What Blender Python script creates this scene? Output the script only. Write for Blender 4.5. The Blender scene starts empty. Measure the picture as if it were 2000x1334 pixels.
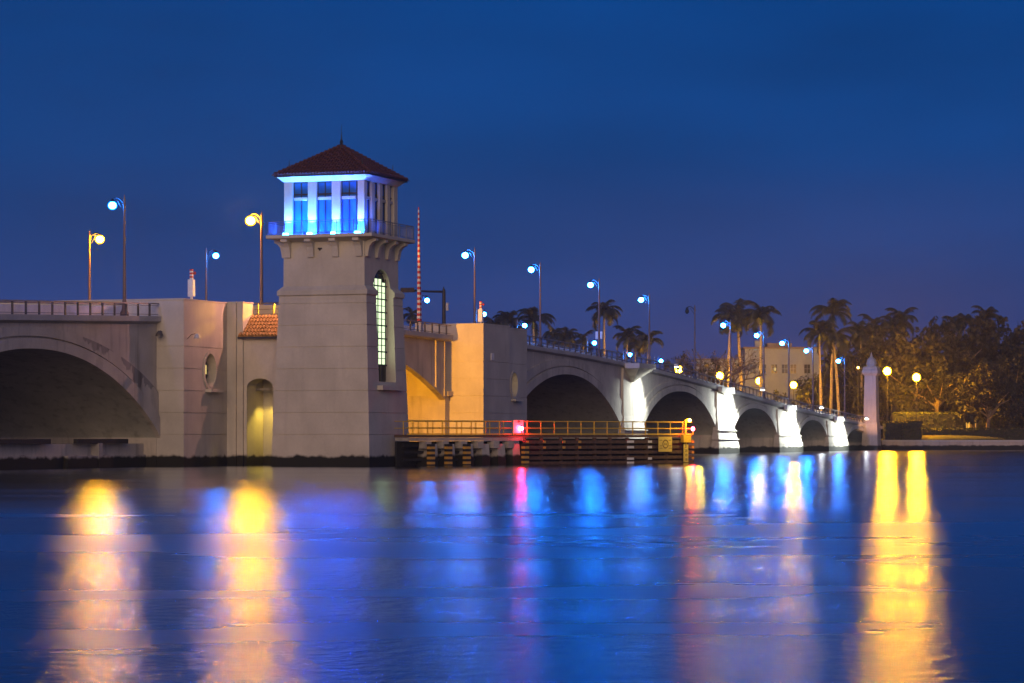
import bpy, bmesh, math, random
from mathutils import Vector, Matrix
R = math.radians
SC = bpy.context.scene
COL = SC.collection

# ------------------------------------------------------------------ camera
F_PX, HOR, CAM_H = 5500.0, 850.0, 2.4          # focal length and horizon in photo pixels (2000 wide)
cam_d = bpy.data.cameras.new("camera"); cam = bpy.data.objects.new("camera", cam_d); COL.objects.link(cam)
cam_d.sensor_width = 36; cam_d.lens = 36 * F_PX / 2000; cam_d.shift_y = (HOR - 667) / 2000
cam_d.clip_start = 0.5; cam_d.clip_end = 30000
cam.location = (0, 0, CAM_H); cam.rotation_euler = (R(90), 0, 0)
SC.camera = cam

# ------------------------------------------------------------------ world (dusk sky)
W = bpy.data.worlds.new("World"); SC.world = W; W.use_nodes = True
nt = W.node_tree; nt.nodes.clear()
N = nt.nodes.new; LK = nt.links.new
out = N('ShaderNodeOutputWorld'); bg = N('ShaderNodeBackground'); LK(bg.outputs[0], out.inputs[0])
tc = N('ShaderNodeTexCoord'); sep = N('ShaderNodeSeparateXYZ'); LK(tc.outputs['Generated'], sep.inputs[0])
ramp = N('ShaderNodeValToRGB'); LK(sep.outputs['Z'], ramp.inputs[0])
cr = ramp.color_ramp
stops = [(0.0, (.032, .044, .170)), (.03, (.026, .047, .188)), (.065, (.012, .051, .212)), (.10, (.003, .052, .225)),
         (.155, (.0, .051, .235)), (.35, (.002, .050, .22)), (1.0, (.003, .030, .13))]
cr.elements[0].position = 0; cr.elements[0].color = (*stops[0][1], 1)
cr.elements[1].position = 1; cr.elements[1].color = (*stops[-1][1], 1)
for p, c_ in stops[1:-1]:
    e = cr.elements.new(p); e.color = (*c_, 1)
mp = N('ShaderNodeMapping'); mp.inputs['Scale'].default_value = (4, 4, 14); LK(tc.outputs['Generated'], mp.inputs[0])
nz = N('ShaderNodeTexNoise'); nz.inputs['Scale'].default_value = 1.6; nz.inputs['Detail'].default_value = 3; LK(mp.outputs[0], nz.inputs[0])
rmp2 = N('ShaderNodeMapRange'); rmp2.inputs[1].default_value = .3; rmp2.inputs[2].default_value = .75
rmp2.inputs[3].default_value = .86; rmp2.inputs[4].default_value = 1.17; LK(nz.outputs[0], rmp2.inputs[0])
mul = N('ShaderNodeVectorMath'); mul.operation = 'SCALE'; LK(ramp.outputs[0], mul.inputs[0]); LK(rmp2.outputs[0], mul.inputs['Scale'])
sky = N('ShaderNodeTexSky'); sky.sky_type = 'NISHITA'; sky.sun_disc = False; sky.sun_elevation = R(-3); sky.sun_rotation = R(200)
mul2 = N('ShaderNodeVectorMath'); mul2.operation = 'SCALE'; mul2.inputs['Scale'].default_value = .02; LK(sky.outputs[0], mul2.inputs[0])
addn = N('ShaderNodeVectorMath'); addn.operation = 'ADD'; LK(mul.outputs[0], addn.inputs[0]); LK(mul2.outputs[0], addn.inputs[1])
LK(addn.outputs[0], bg.inputs['Color']); bg.inputs['Strength'].default_value = 1.0

# ------------------------------------------------------------------ afterglow of the town behind the viewer, very soft
sun_d = bpy.data.lights.new("sun", 'SUN'); sun_d.energy = 1.45; sun_d.angle = R(40); sun_d.color = (1, .67, .43)
sun = bpy.data.objects.new("sun", sun_d); COL.objects.link(sun)
SUN_DIR = Vector((.06, .96, -.20))            # direction the light travels
sun.rotation_euler = SUN_DIR.to_track_quat('-Z', 'Y').to_euler()

SC.view_settings.view_transform = 'Standard'; SC.view_settings.look = 'None'
SC.view_settings.exposure = 0; SC.view_settings.gamma = 1
SC.render.engine = 'CYCLES'
SC.cycles.use_denoising = True
SC.cycles.sample_clamp_indirect = 6
SC.cycles.max_bounces = 6
SC.cycles.caustics_reflective = False; SC.cycles.caustics_refractive = False
SC.cycles.use_light_tree = True

# ------------------------------------------------------------------ frames
BA = R(20); BS, BC = math.sin(BA), math.cos(BA); OX, OY = -27.6, 220.0
RZ = R(70)
def bw(u, w, z=0):                              # bridge frame (along, across, up) to world
    return Vector((OX + u*BS - w*BC, OY + u*BC + w*BS, z))
def onw(x, w=0, y=HOR):
    k = (x-1000)/F_PX; Y = (w - OX*BC + OY*BS)/(BS - k*BC)
    X = k*Y; return (X-OX)*BS + (Y-OY)*BC, CAM_H + (HOR-y)*Y/F_PX
def onY(x, Y, y=HOR):                           # world point seen at a photo pixel at distance Y
    return Vector(((x-1000)/F_PX*Y, Y, CAM_H + (HOR-y)*Y/F_PX))

# ------------------------------------------------------------------ materials
MATS = {}
def new_mat(name):
    m = bpy.data.materials.new(name); m.use_nodes = True; m.node_tree.nodes.clear(); return m
def pmat(name, col, rough=.7, metal=0, var=.25, scale=1.5, bump=0, emit=None, estr=0, stretch=(1, 1, 1), spec=.5):
    m = new_mat(name); t = m.node_tree; n = t.nodes.new; l = t.links.new
    o = n('ShaderNodeOutputMaterial'); b = n('ShaderNodeBsdfPrincipled'); l(b.outputs[0], o.inputs[0])
    b.inputs['Roughness'].default_value = rough; b.inputs['Metallic'].default_value = metal
    b.inputs['Specular IOR Level'].default_value = spec
    tc = n('ShaderNodeTexCoord'); mp = n('ShaderNodeMapping'); mp.inputs['Scale'].default_value = stretch; l(tc.outputs['Object'], mp.inputs[0])
    nz = n('ShaderNodeTexNoise'); nz.inputs['Scale'].default_value = scale; nz.inputs['Detail'].default_value = 6; l(mp.outputs[0], nz.inputs[0])
    mr = n('ShaderNodeMapRange'); mr.inputs[1].default_value = .25; mr.inputs[2].default_value = .75
    mr.inputs[3].default_value = 1-var; mr.inputs[4].default_value = 1+var; l(nz.outputs[0], mr.inputs[0])
    sc = n('ShaderNodeVectorMath'); sc.operation = 'SCALE'; sc.inputs[0].default_value = col[:3]; l(mr.outputs[0], sc.inputs['Scale'])
    l(sc.outputs[0], b.inputs['Base Color'])
    if bump:
        bp = n('ShaderNodeBump'); bp.inputs['Strength'].default_value = bump; bp.inputs['Distance'].default_value = .05
        l(nz.outputs[0], bp.inputs['Height']); l(bp.outputs[0], b.inputs['Normal'])
    if emit:
        b.inputs['Emission Color'].default_value = (*emit, 1); b.inputs['Emission Strength'].default_value = estr
    MATS[name] = m; return m
def emat(name, col, s):
    m = new_mat(name); t = m.node_tree; o = t.nodes.new('ShaderNodeOutputMaterial'); e = t.nodes.new('ShaderNodeEmission')
    e.inputs[0].default_value = (*col, 1); e.inputs[1].default_value = s; t.links.new(e.outputs[0], o.inputs[0]); MATS[name] = m; return m
def concrete(name, col, streak=.5, tide=True, var=.16):
    """painted stucco / concrete: blotches, faint vertical runs, dark growth along the waterline"""
    m = new_mat(name); t = m.node_tree; n = t.nodes.new; l = t.links.new
    o = n('ShaderNodeOutputMaterial'); b = n('ShaderNodeBsdfPrincipled'); l(b.outputs[0], o.inputs[0])
    b.inputs['Roughness'].default_value = .85; b.inputs['Specular IOR Level'].default_value = .25
    tc = n('ShaderNodeTexCoord'); geo = n('ShaderNodeNewGeometry')
    def noise(scale, sx, detail=5, src=tc.outputs['Object']):
        mp = n('ShaderNodeMapping'); mp.inputs['Scale'].default_value = sx; l(src, mp.inputs[0])
        z = n('ShaderNodeTexNoise'); z.inputs['Scale'].default_value = scale; z.inputs['Detail'].default_value = detail; l(mp.outputs[0], z.inputs[0]); return z.outputs[0]
    def rng(s, a, b_, c, d):
        r = n('ShaderNodeMapRange'); r.inputs[1].default_value = a; r.inputs[2].default_value = b_; r.inputs[3].default_value = c; r.inputs[4].default_value = d
        l(s, r.inputs[0]); return r.outputs[0]
    def mul(a, b_):
        k = n('ShaderNodeMath'); k.operation = 'MULTIPLY'; l(a, k.inputs[0]); l(b_, k.inputs[1]); return k.outputs[0]
    big = rng(noise(.35, (1, 1, 1)), .25, .75, 1-var, 1+var)
    fine = rng(noise(6, (1, 1, 1)), .2, .8, .94, 1.06)
    run = rng(noise(1.6, (1, 1, .12), 7), .52, .75, 1, 1-streak*.6)
    f = mul(mul(big, fine), run)
    sc = n('ShaderNodeVectorMath'); sc.operation = 'SCALE'; sc.inputs[0].default_value = col; l(f, sc.inputs['Scale'])
    last = sc.outputs[0]
    if tide:
        sp = n('ShaderNodeSeparateXYZ'); l(geo.outputs['Position'], sp.inputs[0])
        ad = n('ShaderNodeMath'); ad.operation = 'ADD'; l(sp.outputs['Z'], ad.inputs[0]); l(rng(noise(1.2, (1, 1, .6)), .3, .7, -.14, .14), ad.inputs[1])
        k = rng(ad.outputs[0], .66, .86, 1, 0)
        mx = n('ShaderNodeMix'); mx.data_type = 'RGBA'; l(k, mx.inputs['Factor']); l(last, mx.inputs['A']); mx.inputs['B'].default_value = (.018, .018, .014, 1)
        last = mx.outputs['Result']
    l(last, b.inputs['Base Color'])
    bp = n('ShaderNodeBump'); bp.inputs['Strength'].default_value = .25; bp.inputs['Distance'].default_value = .03
    l(noise(9, (1, 1, 1)), bp.inputs['Height']); l(bp.outputs[0], b.inputs['Normal'])
    MATS[name] = m; return m

concrete('stucco', (.51, .48, .42), streak=.18, var=.16)
concrete('bridge_concrete', (.48, .44, .38), streak=.6, var=.22)
concrete('barrel', (.42, .42, .36), streak=.6)
concrete('stain', (.27, .25, .23), streak=.9, tide=False)
concrete('cap', (.44, .42, .40), streak=.2, tide=False)
concrete('pile_concrete', (.36, .34, .32), streak=.6)
concrete('old_stone', (.42, .36, .30), streak=.5)
pmat('asphalt', (.05, .05, .055), .85, var=.2, scale=3)
pmat('barrier', (.68, .60, .54), .8, var=.12, scale=2)
pmat('rail_metal', (.10, .09, .09), .5, metal=.3, var=.2)
pmat('rail_top', (.30, .25, .22), .5, metal=.3, var=.2)
pmat('pole_metal', (.15, .10, .085), .45, metal=.4, var=.15)
pmat('dark_metal', (.03, .03, .035), .5, metal=.4, var=.2)
pmat('pale_metal', (.5, .5, .5), .5, metal=.3, var=.1)
pmat('rail_blue_grey', (.16, .17, .20), .5, metal=.2)
pmat('tile', (.085, .030, .034), .8, var=.45, scale=5, bump=.3)
pmat('tile_lit', (.36, .20, .06), .8, var=.5, scale=5, bump=.3)  # amber lamplight put into the tile colour of the lean-to roof
pmat('wood', (.10, .06, .04), .85, var=.45, scale=3, stretch=(1, .3, 2), bump=.4)
pmat('black_paint', (.015, .015, .015), .7)
pmat('yellow_paint', (.62, .42, .04), .55, var=.12)
pmat('orange_band', (.55, .30, .05), .5, var=.15)
pmat('white_band', (.75, .75, .72), .5, var=.1)
pmat('white_paint', (.75, .72, .70), .6, var=.1)
pmat('red_paint', (.55, .04, .03), .5, var=.1)
pmat('sign_yellow', (.75, .58, .12), .5, var=.06)
pmat('sign_ink', (.16, .09, .02), .6)
pmat('sign_dark', (.03, .03, .03), .6)
pmat('window_dark', (.02, .022, .03), .12, var=.1)
pmat('cabin_glass', (.02, .16, .55), .25, var=.25, scale=.8)
pmat('frame_dark', (.025, .03, .05), .5)
pmat('bark', (.17, .13, .09), .9, var=.4, scale=4, bump=.5)
pmat('palm_trunk', (.30, .25, .19), .9, var=.25, scale=2, stretch=(1, 1, 3), bump=.4)
pmat('crownshaft', (.09, .12, .035), .6, var=.2)
pmat('frond', (.018, .024, .013), .6, var=.5, scale=1)
pmat('leaf', (.013, .014, .006), .65, var=.6, scale=.8)
pmat('leaf_dark', (.009, .011, .006), .7, var=.6, scale=.8)
pmat('hedge_leaf', (.024, .034, .011), .8, var=.6, scale=2)
pmat('lawn', (.035, .045, .016), .9, var=.4, scale=.5)
pmat('wall_white', (.30, .32, .38), .8, var=.08)
pmat('stone_low', (.22, .17, .15), .9, var=.3)
def globe_mat(name, hot, rim, S, rs):
    """frosted globe: lamp burning white hot in the middle, glow of the halo painted on the rim"""
    m = new_mat(name); t = m.node_tree; n = t.nodes.new; l = t.links.new
    o = n('ShaderNodeOutputMaterial'); e1 = n('ShaderNodeEmission'); e2 = n('ShaderNodeEmission'); mx = n('ShaderNodeMixShader')
    e1.inputs[0].default_value = (*hot, 1); e1.inputs[1].default_value = S; e2.inputs[0].default_value = (*rim, 1); e2.inputs[1].default_value = rs
    lw = n('ShaderNodeLayerWeight'); lw.inputs[0].default_value = .5; mr = n('ShaderNodeMapRange'); mr.interpolation_type = 'SMOOTHSTEP'  # facing ramp paints the lamp's halo onto the globe rim
    mr.inputs[1].default_value = .18; mr.inputs[2].default_value = .42; l(lw.outputs['Facing'], mr.inputs[0])
    l(mr.outputs[0], mx.inputs[0]); l(e1.outputs[0], mx.inputs[1]); l(e2.outputs[0], mx.inputs[2]); l(mx.outputs[0], o.inputs[0]); MATS[name] = m
globe_mat('blue_glow', (.012, .20, 1.0), (.0, .22, 1.0), 850, 1.3)
globe_mat('blue_glow_far', (.012, .20, 1.0), (.0, .16, 1.0), 600, 1.3)
globe_mat('blue_glow_dim', (.012, .20, 1.0), (.0, .22, 1.0), 260, 1.3)
globe_mat('sodium_glow', (1.0, .40, .004), (1.0, .50, .0), 1350, 1.5)
globe_mat('sodium_far', (1.0, .46, .006), (1.0, .50, .0), 1000, 1.4)
globe_mat('sodium_shore', (1.0, .40, .003), (1.0, .52, .0), 3000, 1.6)
emat('red_glow', (1.0, .01, .03), 700)
emat('amber_glow', (1.0, .48, .03), 300)
emat('white_flood', (.93, 1.0, .95), 450)
emat('window_warm', (1.0, .72, .25), .9)
emat('window_pale', (.78, 1.0, .58), 1.5)
emat('lamp_small', (1.0, .62, .15), 12)
emat('door_glow', (1.0, .50, .06), 1.1)
emat('led_blue', (.005, .11, 1.0), 1000)
emat('olive_lamp', (1.0, .72, .08), 30)

def water_mat():
    m = new_mat('water'); t = m.node_tree; n = t.nodes.new; l = t.links.new
    o = n('ShaderNodeOutputMaterial'); b = n('ShaderNodeBsdfAnisotropic'); b.distribution = 'BECKMANN'; df = n('ShaderNodeBsdfDiffuse')
    df.inputs['Color'].default_value = (.001, .008, .030, 1); fr = n('ShaderNodeFresnel'); fr.inputs['IOR'].default_value = 1.33
    mx = n('ShaderNodeMixShader'); l(fr.outputs[0], mx.inputs[0]); l(df.outputs[0], mx.inputs[1]); l(b.outputs[0], mx.inputs[2]); l(mx.outputs[0], o.inputs[0])
    b.inputs['Color'].default_value = (.84, .90, 1, 1)
    geo = n('ShaderNodeNewGeometry')
    def noise(scale, s, detail=3):
        mp = n('ShaderNodeMapping'); mp.inputs['Scale'].default_value = s; l(geo.outputs['Position'], mp.inputs[0])
        z = n('ShaderNodeTexNoise'); z.inputs['Scale'].default_value = scale; z.inputs['Detail'].default_value = detail; l(mp.outputs[0], z.inputs[0]); return z.outputs[0]
    sp = n('ShaderNodeSeparateXYZ'); l(geo.outputs['Position'], sp.inputs[0])
    wob = n('ShaderNodeMath'); wob.operation = 'MULTIPLY_ADD'; l(noise(1, (.03, .05, 1)), wob.inputs[0]); wob.inputs[1].default_value = 14; l(sp.outputs['Y'], wob.inputs[2])
    rp = n('ShaderNodeValToRGB'); mr = n('ShaderNodeMapRange'); mr.inputs[1].default_value = 0; mr.inputs[2].default_value = 500
    l(wob.outputs[0], mr.inputs[0]); l(mr.outputs[0], rp.inputs[0])
    c = rp.color_ramp                            # breeze patches: ruffled near water, calmer lane out by the piers
    pts = [(0, .25), (60, .27), (84, .27), (104, .215), (128, .19), (150, .19), (235, .17), (330, .20), (500, .23)]
    c.elements[0].position = 0; c.elements[0].color = (pts[0][1],)*3+(1,)
    c.elements[1].position = 1; c.elements[1].color = (pts[-1][1],)*3+(1,)
    for p, v in pts[1:-1]:
        e = c.elements.new(p/500); e.color = (v, v, v, 1)
    pk = n('ShaderNodeMapRange'); pk.inputs[1].default_value = .35; pk.inputs[2].default_value = .65; pk.inputs[3].default_value = .88; pk.inputs[4].default_value = 1.12
    l(noise(1, (.045, .11, 1), 5), pk.inputs[0])
    ml = n('ShaderNodeMath'); ml.operation = 'MULTIPLY'; l(rp.outputs[0], ml.inputs[0]); l(pk.outputs[0], ml.inputs[1])
    l(ml.outputs[0], b.inputs['Roughness'])
    bp = n('ShaderNodeBump'); bp.inputs['Strength'].default_value = .8; bp.inputs['Distance'].default_value = .03
    l(noise(1.0, (3.4, 2.0, 1), 4), bp.inputs['Height']); l(bp.outputs[0], b.inputs['Normal'])
    MATS['water'] = m
water_mat()

# ------------------------------------------------------------------ mesh builder
class MB:
    def __init__(s): s.v = []; s.f = []; s.mi = []; s.cur = 0
    def add(s, vs, fs):
        k = len(s.v); s.v += [tuple(p) for p in vs]
        for f in fs: s.f.append(tuple(i+k for i in f)); s.mi.append(s.cur)
        return s
    def box(s, a, b):
        (x0, y0, z0), (x1, y1, z1) = a, b
        x0, x1 = min(x0, x1), max(x0, x1); y0, y1 = min(y0, y1), max(y0, y1); z0, z1 = min(z0, z1), max(z0, z1)
        return s.add([(x0,y0,z0),(x1,y0,z0),(x1,y1,z0),(x0,y1,z0),(x0,y0,z1),(x1,y0,z1),(x1,y1,z1),(x0,y1,z1)],
                     [(3,2,1,0),(4,5,6,7),(0,1,5,4),(1,2,6,5),(2,3,7,6),(3,0,4,7)])
    def rings(s, rings, closed=True, caps=True):
        k = len(rings[0]); vs = [p for r in rings for p in r]; fs = []
        for i in range(len(rings)-1):
            for j in range(k if closed else k-1):
                a = i*k+j; b = i*k+(j+1) % k; fs.append((a, b, b+k, a+k))
        if caps: fs.append(tuple(range(k-1, -1, -1))); fs.append(tuple(range((len(rings)-1)*k, len(rings)*k)))
        return s.add(vs, fs)
    def tube(s, pts, r, n=8, caps=True):
        pts = [Vector(p) for p in pts]; rs = r if isinstance(r, (list, tuple)) else [r]*len(pts); rings = []
        for i, p in enumerate(pts):
            d = (pts[min(i+1, len(pts)-1)] - pts[max(i-1, 0)]).normalized()
            a = d.cross(Vector((0, 0, 1)))
            if a.length < .05: a = Vector((1, 0, 0))
            a.normalize(); b = d.cross(a).normalized()
            rings.append([p + (a*math.cos(2*math.pi*j/n) + b*math.sin(2*math.pi*j/n))*rs[i] for j in range(n)])
        return s.rings(rings, True, caps)
    def lathe(s, c, prof, n=12):                 # prof: (r, z)
        c = Vector(c); return s.rings([[c + Vector((math.cos(2*math.pi*j/n)*max(r, 1e-3), math.sin(2*math.pi*j/n)*max(r, 1e-3), z)) for j in range(n)] for r, z in prof])
    def ball(s, c, r, n=12, m=8, sz=1):
        return s.lathe(c, [(r*math.sin(math.pi*i/m), -r*sz*math.cos(math.pi*i/m)) for i in range(m+1)], n)
    def sqrings(s, c, prof):                     # square loft: (half, z) or (hx, hy, z)
        rr = []
        for q in prof:
            hx, hy, z = (q[0], q[0], q[1]) if len(q) == 2 else q
            rr.append([(c[0]-hx, c[1]-hy, z), (c[0]+hx, c[1]-hy, z), (c[0]+hx, c[1]+hy, z), (c[0]-hx, c[1]+hy, z)])
        return s.rings(rr)
    def prism(s, poly, axis, a, b):              # extrude a 2D polygon along an axis
        def P(q, t):
            return {'x': (t, q[0], q[1]), 'y': (q[0], t, q[1]), 'z': (q[0], q[1], t)}[axis]
        return s.rings([[P(q, a) for q in poly], [P(q, b) for q in poly]])
    def build(s, name, mats, parent=None, smooth=False, fix=True):
        me = bpy.data.meshes.new(name); me.from_pydata(s.v, [], s.f)
        for m in ([mats] if isinstance(mats, str) else mats): me.materials.append(MATS[m])
        for p, i in zip(me.polygons, s.mi): p.material_index = i
        if fix:
            bm = bmesh.new(); bm.from_mesh(me); bmesh.ops.recalc_face_normals(bm, faces=bm.faces); bm.to_mesh(me); bm.free()
        if smooth:
            for p in me.polygons: p.use_smooth = True
        o = bpy.data.objects.new(name, me); COL.objects.link(o)
        if parent: o.parent = parent
        return o
def tag(o, label=None, cat=None, group=None, kind=None):
    if label: o['label'] = label
    if cat: o['category'] = cat
    if group: o['group'] = group
    if kind: o['kind'] = kind
    return o
def thing(name, label, cat, loc=(0, 0, 0), rz=RZ, group=None):
    o = bpy.data.objects.new(name, None); COL.objects.link(o); o.empty_display_size = .3
    o.location = loc; o.rotation_euler = (0, 0, rz); return tag(o, label, cat, group)
def copy_tree(o, parent=None):
    c = o.copy(); COL.objects.link(c); c.parent = parent
    for ch in list(o.children): copy_tree(ch, c)
    return c
def cut(o, cutter):
    md = o.modifiers.new('b', 'BOOLEAN'); md.operation = 'DIFFERENCE'; md.object = cutter; md.solver = 'EXACT'
    bpy.context.view_layer.update()
    ev = o.evaluated_get(bpy.context.evaluated_depsgraph_get()); me = bpy.data.meshes.new_from_object(ev)
    o.modifiers.clear(); o.data = me; bpy.data.objects.remove(cutter)

# ------------------------------------------------------------------ water and land
wm = MB(); wm.add([(-15000, -400, 0), (15000, -400, 0), (15000, 20000, 0), (-15000, 20000, 0)], [(0, 1, 2, 3)])
tag(wm.build('water', 'water', fix=False), kind='structure')
U_SHORE = 257.0
lm = MB()
edge = [bw(U_SHORE+.6, -150, 0), bw(U_SHORE+.6, 300, 0)]
lm.add([(edge[0].x, edge[0].y, 1.55), (edge[1].x, edge[1].y, 1.55), (edge[1].x-300, edge[1].y+1400, 1.9), (edge[0].x+700, edge[0].y+1400, 1.9)], [(0, 1, 2, 3)])
tag(lm.build('ground', 'lawn', fix=False), kind='structure')
# sea bed so that the land has an edge
sw = thing('seawall', 'low pale concrete seawall along the grassy shore right of the bridge', 'seawall')
sw.location = bw(0, 0)
sb = MB(); sb.box((U_SHORE, -150, -1), (U_SHORE+.8, -.3, 1.35)); sb.build('wall', 'old_stone', sw)
sb = MB(); sb.box((U_SHORE-.12, -150, 1.352), (U_SHORE+.95, -.3, 1.62)); sb.build('coping', 'cap', sw)

# ------------------------------------------------------------------ the bridge
DK = [(-60, 9.6), (-24.2, 10.9), (-.4, 11.7), (25, 12.2), (51, 12.4), (62.6, 12.3), (84.5, 12.05), (102.5, 11.6), (124.6, 10.8), (141, 9.95),
      (159.3, 8.9), (176, 7.85), (192.6, 6.85), (207, 6.1), (222, 5.4), (246, 4.3), (257, 3.9), (300, 2.6)]
def zd(u):
    if u <= DK[0][0]: return DK[0][1]
    for (a, za), (b, zb) in zip(DK, DK[1:]):
        if u <= b: return za + (zb-za)*(u-a)/(b-a)
    return DK[-1][1]
BW = 21.5
ARCH = [(-19.4, 19.0, 2.2, 8.6, 2.1, 1.15), (98.0, 20.4, 2.4, 9.15, 2.1, 1.15), (141.8, 16.8, 2.4, 7.9, 2.25, 1.25),
        (177.4, 12.2, 2.0, 6.1, 2.3, 1.35), (210.3, 9.2, 1.6, 4.65, 2.3, 1.35), (239.4, 8.2, 1.2, 3.4, 2.2, 1.3)]
def arch_z(a, u, ex=0):
    uc, hf, zs, zc, p, q = a
    x = abs(u-uc)/(hf+ex)
    if x >= 1: return zs-.001 if ex else None
    return zs + (zc+ex-zs)*(1-x**p)**(1/q)
bridge = thing('arch_bridge', 'long white concrete arch bridge descending towards the palm shore', 'bridge', bw(0, 0))
def span(a, umin, umax):
    uc, hf = a[0], a[1]
    us = [umin] + [uc + hf*math.sin(math.pi/2*t/28) for t in range(-28, 29)] + [umax]
    us = sorted(set(round(x, 4) for x in us if umin <= x <= umax))
    m = MB()
    for w in (0, BW):
        vs = []; fs = []
        for x in us:
            zb = arch_z(a, x); zb = -1.5 if zb is None else zb
            if abs(abs(x-uc)-hf) < 1e-3: zb = a[2]
            vs += [(x, w, zb), (x, w, zd(x)-.6)]
        for i in range(len(us)-1):
            k = 2*i
            fs.append((k, k+2, k+3, k+1))
        m.add(vs, fs)
    for ua, ub in ((umin, uc-hf), (uc+hf, umax)):     # piers down into the water
        if ub - ua > .05: m.box((ua, .002, -1.5), (ub, BW-.002, a[2]))
    m.build('spandrel_wall', 'bridge_concrete', bridge, fix=False)
    b = MB(); vs = []; fs = []
    inn = [x for x in us if abs(x-uc) <= hf+1e-3]
    for x in inn:
        z = arch_z(a, x); z = a[2] if z is None else z
        vs += [(x, .02, z), (x, BW-.02, z)]
    for i in range(len(inn)-1): fs.append((2*i, 2*i+1, 2*i+3, 2*i+2))
    b.add(vs, fs); b.build('barrel_vault', 'barrel', bridge, fix=False)
    # mouldings: thick ring and a shallower outer band
    def band(fin, fout, t0, t1, name, mat):
        m2 = MB(); rr = []
        for x in inn:
            z0, z1 = fin(x), min(fout(x), zd(x)-.9)
            rr.append([(x, t0, z0), (x, t0, z1), (x, t1, z1), (x, t1, z0)])
        m2.rings(rr); m2.build(name, mat, bridge)
    zi = lambda x: (arch_z(a, x) or a[2])
    k = hf/19
    band(zi, lambda x: zi(x)+.75*k**.5+.25*k*((x-uc)/hf)**2*3, -.34, .05, 'arch_ring', 'bridge_concrete')
    band(lambda x: zi(x)+.75*k**.5+.25*k*((x-uc)/hf)**2*3+.16, lambda x: max(zi(x)+.75*k**.5+.25*k*((x-uc)/hf)**2*3+.2, a[3]+1.55*k-.70*(a[3]-zi(x))), -.2, .04, 'outer_band', 'bridge_concrete')
    return inn, zi
ends = [(-60, -.3), (76, 121.5), (121.5, 161.5), (161.5, 195), (195, 226), (226, 257.5)]
for a, (e0, e1) in zip(ARCH, ends): span(a, e0, e1)
# dark weather stains hanging from the outer band of the near arch: drips of irregular length
a = ARCH[0]; random.seed(4)
for (u0, u1, s) in ((-12.6, -7.8, .9), (-6.6, -.5, 1.3)):
    m = MB(); vs = []; n_ = 110; dr = 0; ph = random.uniform(0, 6)
    for i in range(n_+1):
        x = u0 + (u1-u0)*i/n_; zt = a[3]+1.55-.70*(a[3]-(arch_z(a, x) or a[2])); f_ = i/n_
        dr = .72*dr+.28*random.uniform(0, 1)
        d = s*math.sin(math.pi*min(1, f_*1.1+.03))*(.25+.7*dr+.3*math.sin(ph+f_*17)+.2*math.sin(f_*41)+.5*random.random()**3)
        zi_ = (arch_z(a, x) or a[2])+.95+.75*((x-a[0])/a[1])**2; vs += [(x, -.205, zt-.02), (x, -.205, max(zi_, zt-.05-max(.02, d)))]
    m.add(vs, [(2*i, 2*i+1, 2*i+3, 2*i+2) for i in range(n_)]); m.build('water_stain', 'stain', bridge, fix=False)

# inner base ledge under the near arch
m = MB(); m.box((-59, .9, -1), (-.4, BW-1, .9)); m.box((-59, 1.1, .902), (-.4, BW-1.2, 1.75)); m.build('pile_cap', 'bridge_concrete', bridge)
m = MB(); m.box((-58, .55, 1.76), (-16, .9, 2.12)); m.box((-12, .55, 1.76), (-4, .9, 2.12)); m.build('ledge_beam', 'black_paint', bridge)
m = MB(); m.box((-13.5, .5, -1), (-6.5, .95, .85)); m.box((-8.9, .45, -1), (-8.3, 1.4, 1.8)); m.build('pier_foot', 'pile_concrete', bridge)

# deck slab, cornice, kerb, barrier along the whole bridge
def strip(name, mat, u0, u1, prof, step=4.0, parent=bridge):
    m = MB(); n_ = max(1, int((u1-u0)/step)); rr = []
    for i in range(n_+1):
        x = u0+(u1-u0)*i/n_; z = zd(x); rr.append([(x, w, z+dz) for w, dz in prof])
    m.rings(rr); return m.build(name, mat, parent)
SECT = [(-60, -.35), (76, 257.5)]
for (a0, a1) in SECT:
    strip('deck', 'asphalt', a0, a1, [(.4, -.5), (BW-.4, -.5), (BW-.4, -.05), (.4, -.05)])
    strip('cornice', 'cap', a0, a1, [(0, -.62), (-.30, -.50), (-.42, -.42), (-.42, -.02), (.5, -.02), (.5, -.62)])
    strip('far_cornice', 'cap', a0, a1, [(BW-.5, -.62), (BW+.42, -.5), (BW+.42, -.02), (BW-.5, -.02)])
    strip('sidewalk', 'barrier', a0, a1, [(.5, -.3), (2.6, -.3), (2.6, -.01), (.5, -.01)])
    strip('traffic_barrier', 'barrier', a0, a1, [(2.62, -.3), (3.0, -.3), (2.92, .78), (2.7, .78)])
    strip('barrier_rail', 'rail_top', a0, a1, [(2.68, .90), (2.9, .90), (2.9, 1.0), (2.68, 1.0)])
# railing on the near side: the nearest posts are parts of their own
def railing(u0, u1, sp, w=-.18, h=1.0, first=True, lab=None):
    m = MB(); n_ = max(2, int((u1-u0)/4))
    def bar(z0, z1, hw):
        rr = [[(u0+(u1-u0)*i/n_, w+dw, zd(u0+(u1-u0)*i/n_)+dz) for dw, dz in ((-hw, z0), (hw, z0), (hw, z1), (-hw, z1))] for i in range(n_+1)]
        m.rings(rr)
    bar(h-.09, h, .10)
    r = m.build('railing', 'rail_top', bridge)
    m = MB()
    for z0, z1 in ((h-.22, h-.19), (.10, .14)):
        rr = [[(u0+(u1-u0)*i/n_, w+dw, zd(u0+(u1-u0)*i/n_)+dz) for dw, dz in ((-.03, z0), (.03, z0), (.03, z1), (-.03, z1))] for i in range(n_+1)]
        m.rings(rr)
    m.build('lower_rails', 'rail_metal', r)
    return r
POST = MB().box((-.07, -.06, -.02), (.07, .06, .905)); post_me = None
n_posts = 0
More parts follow.
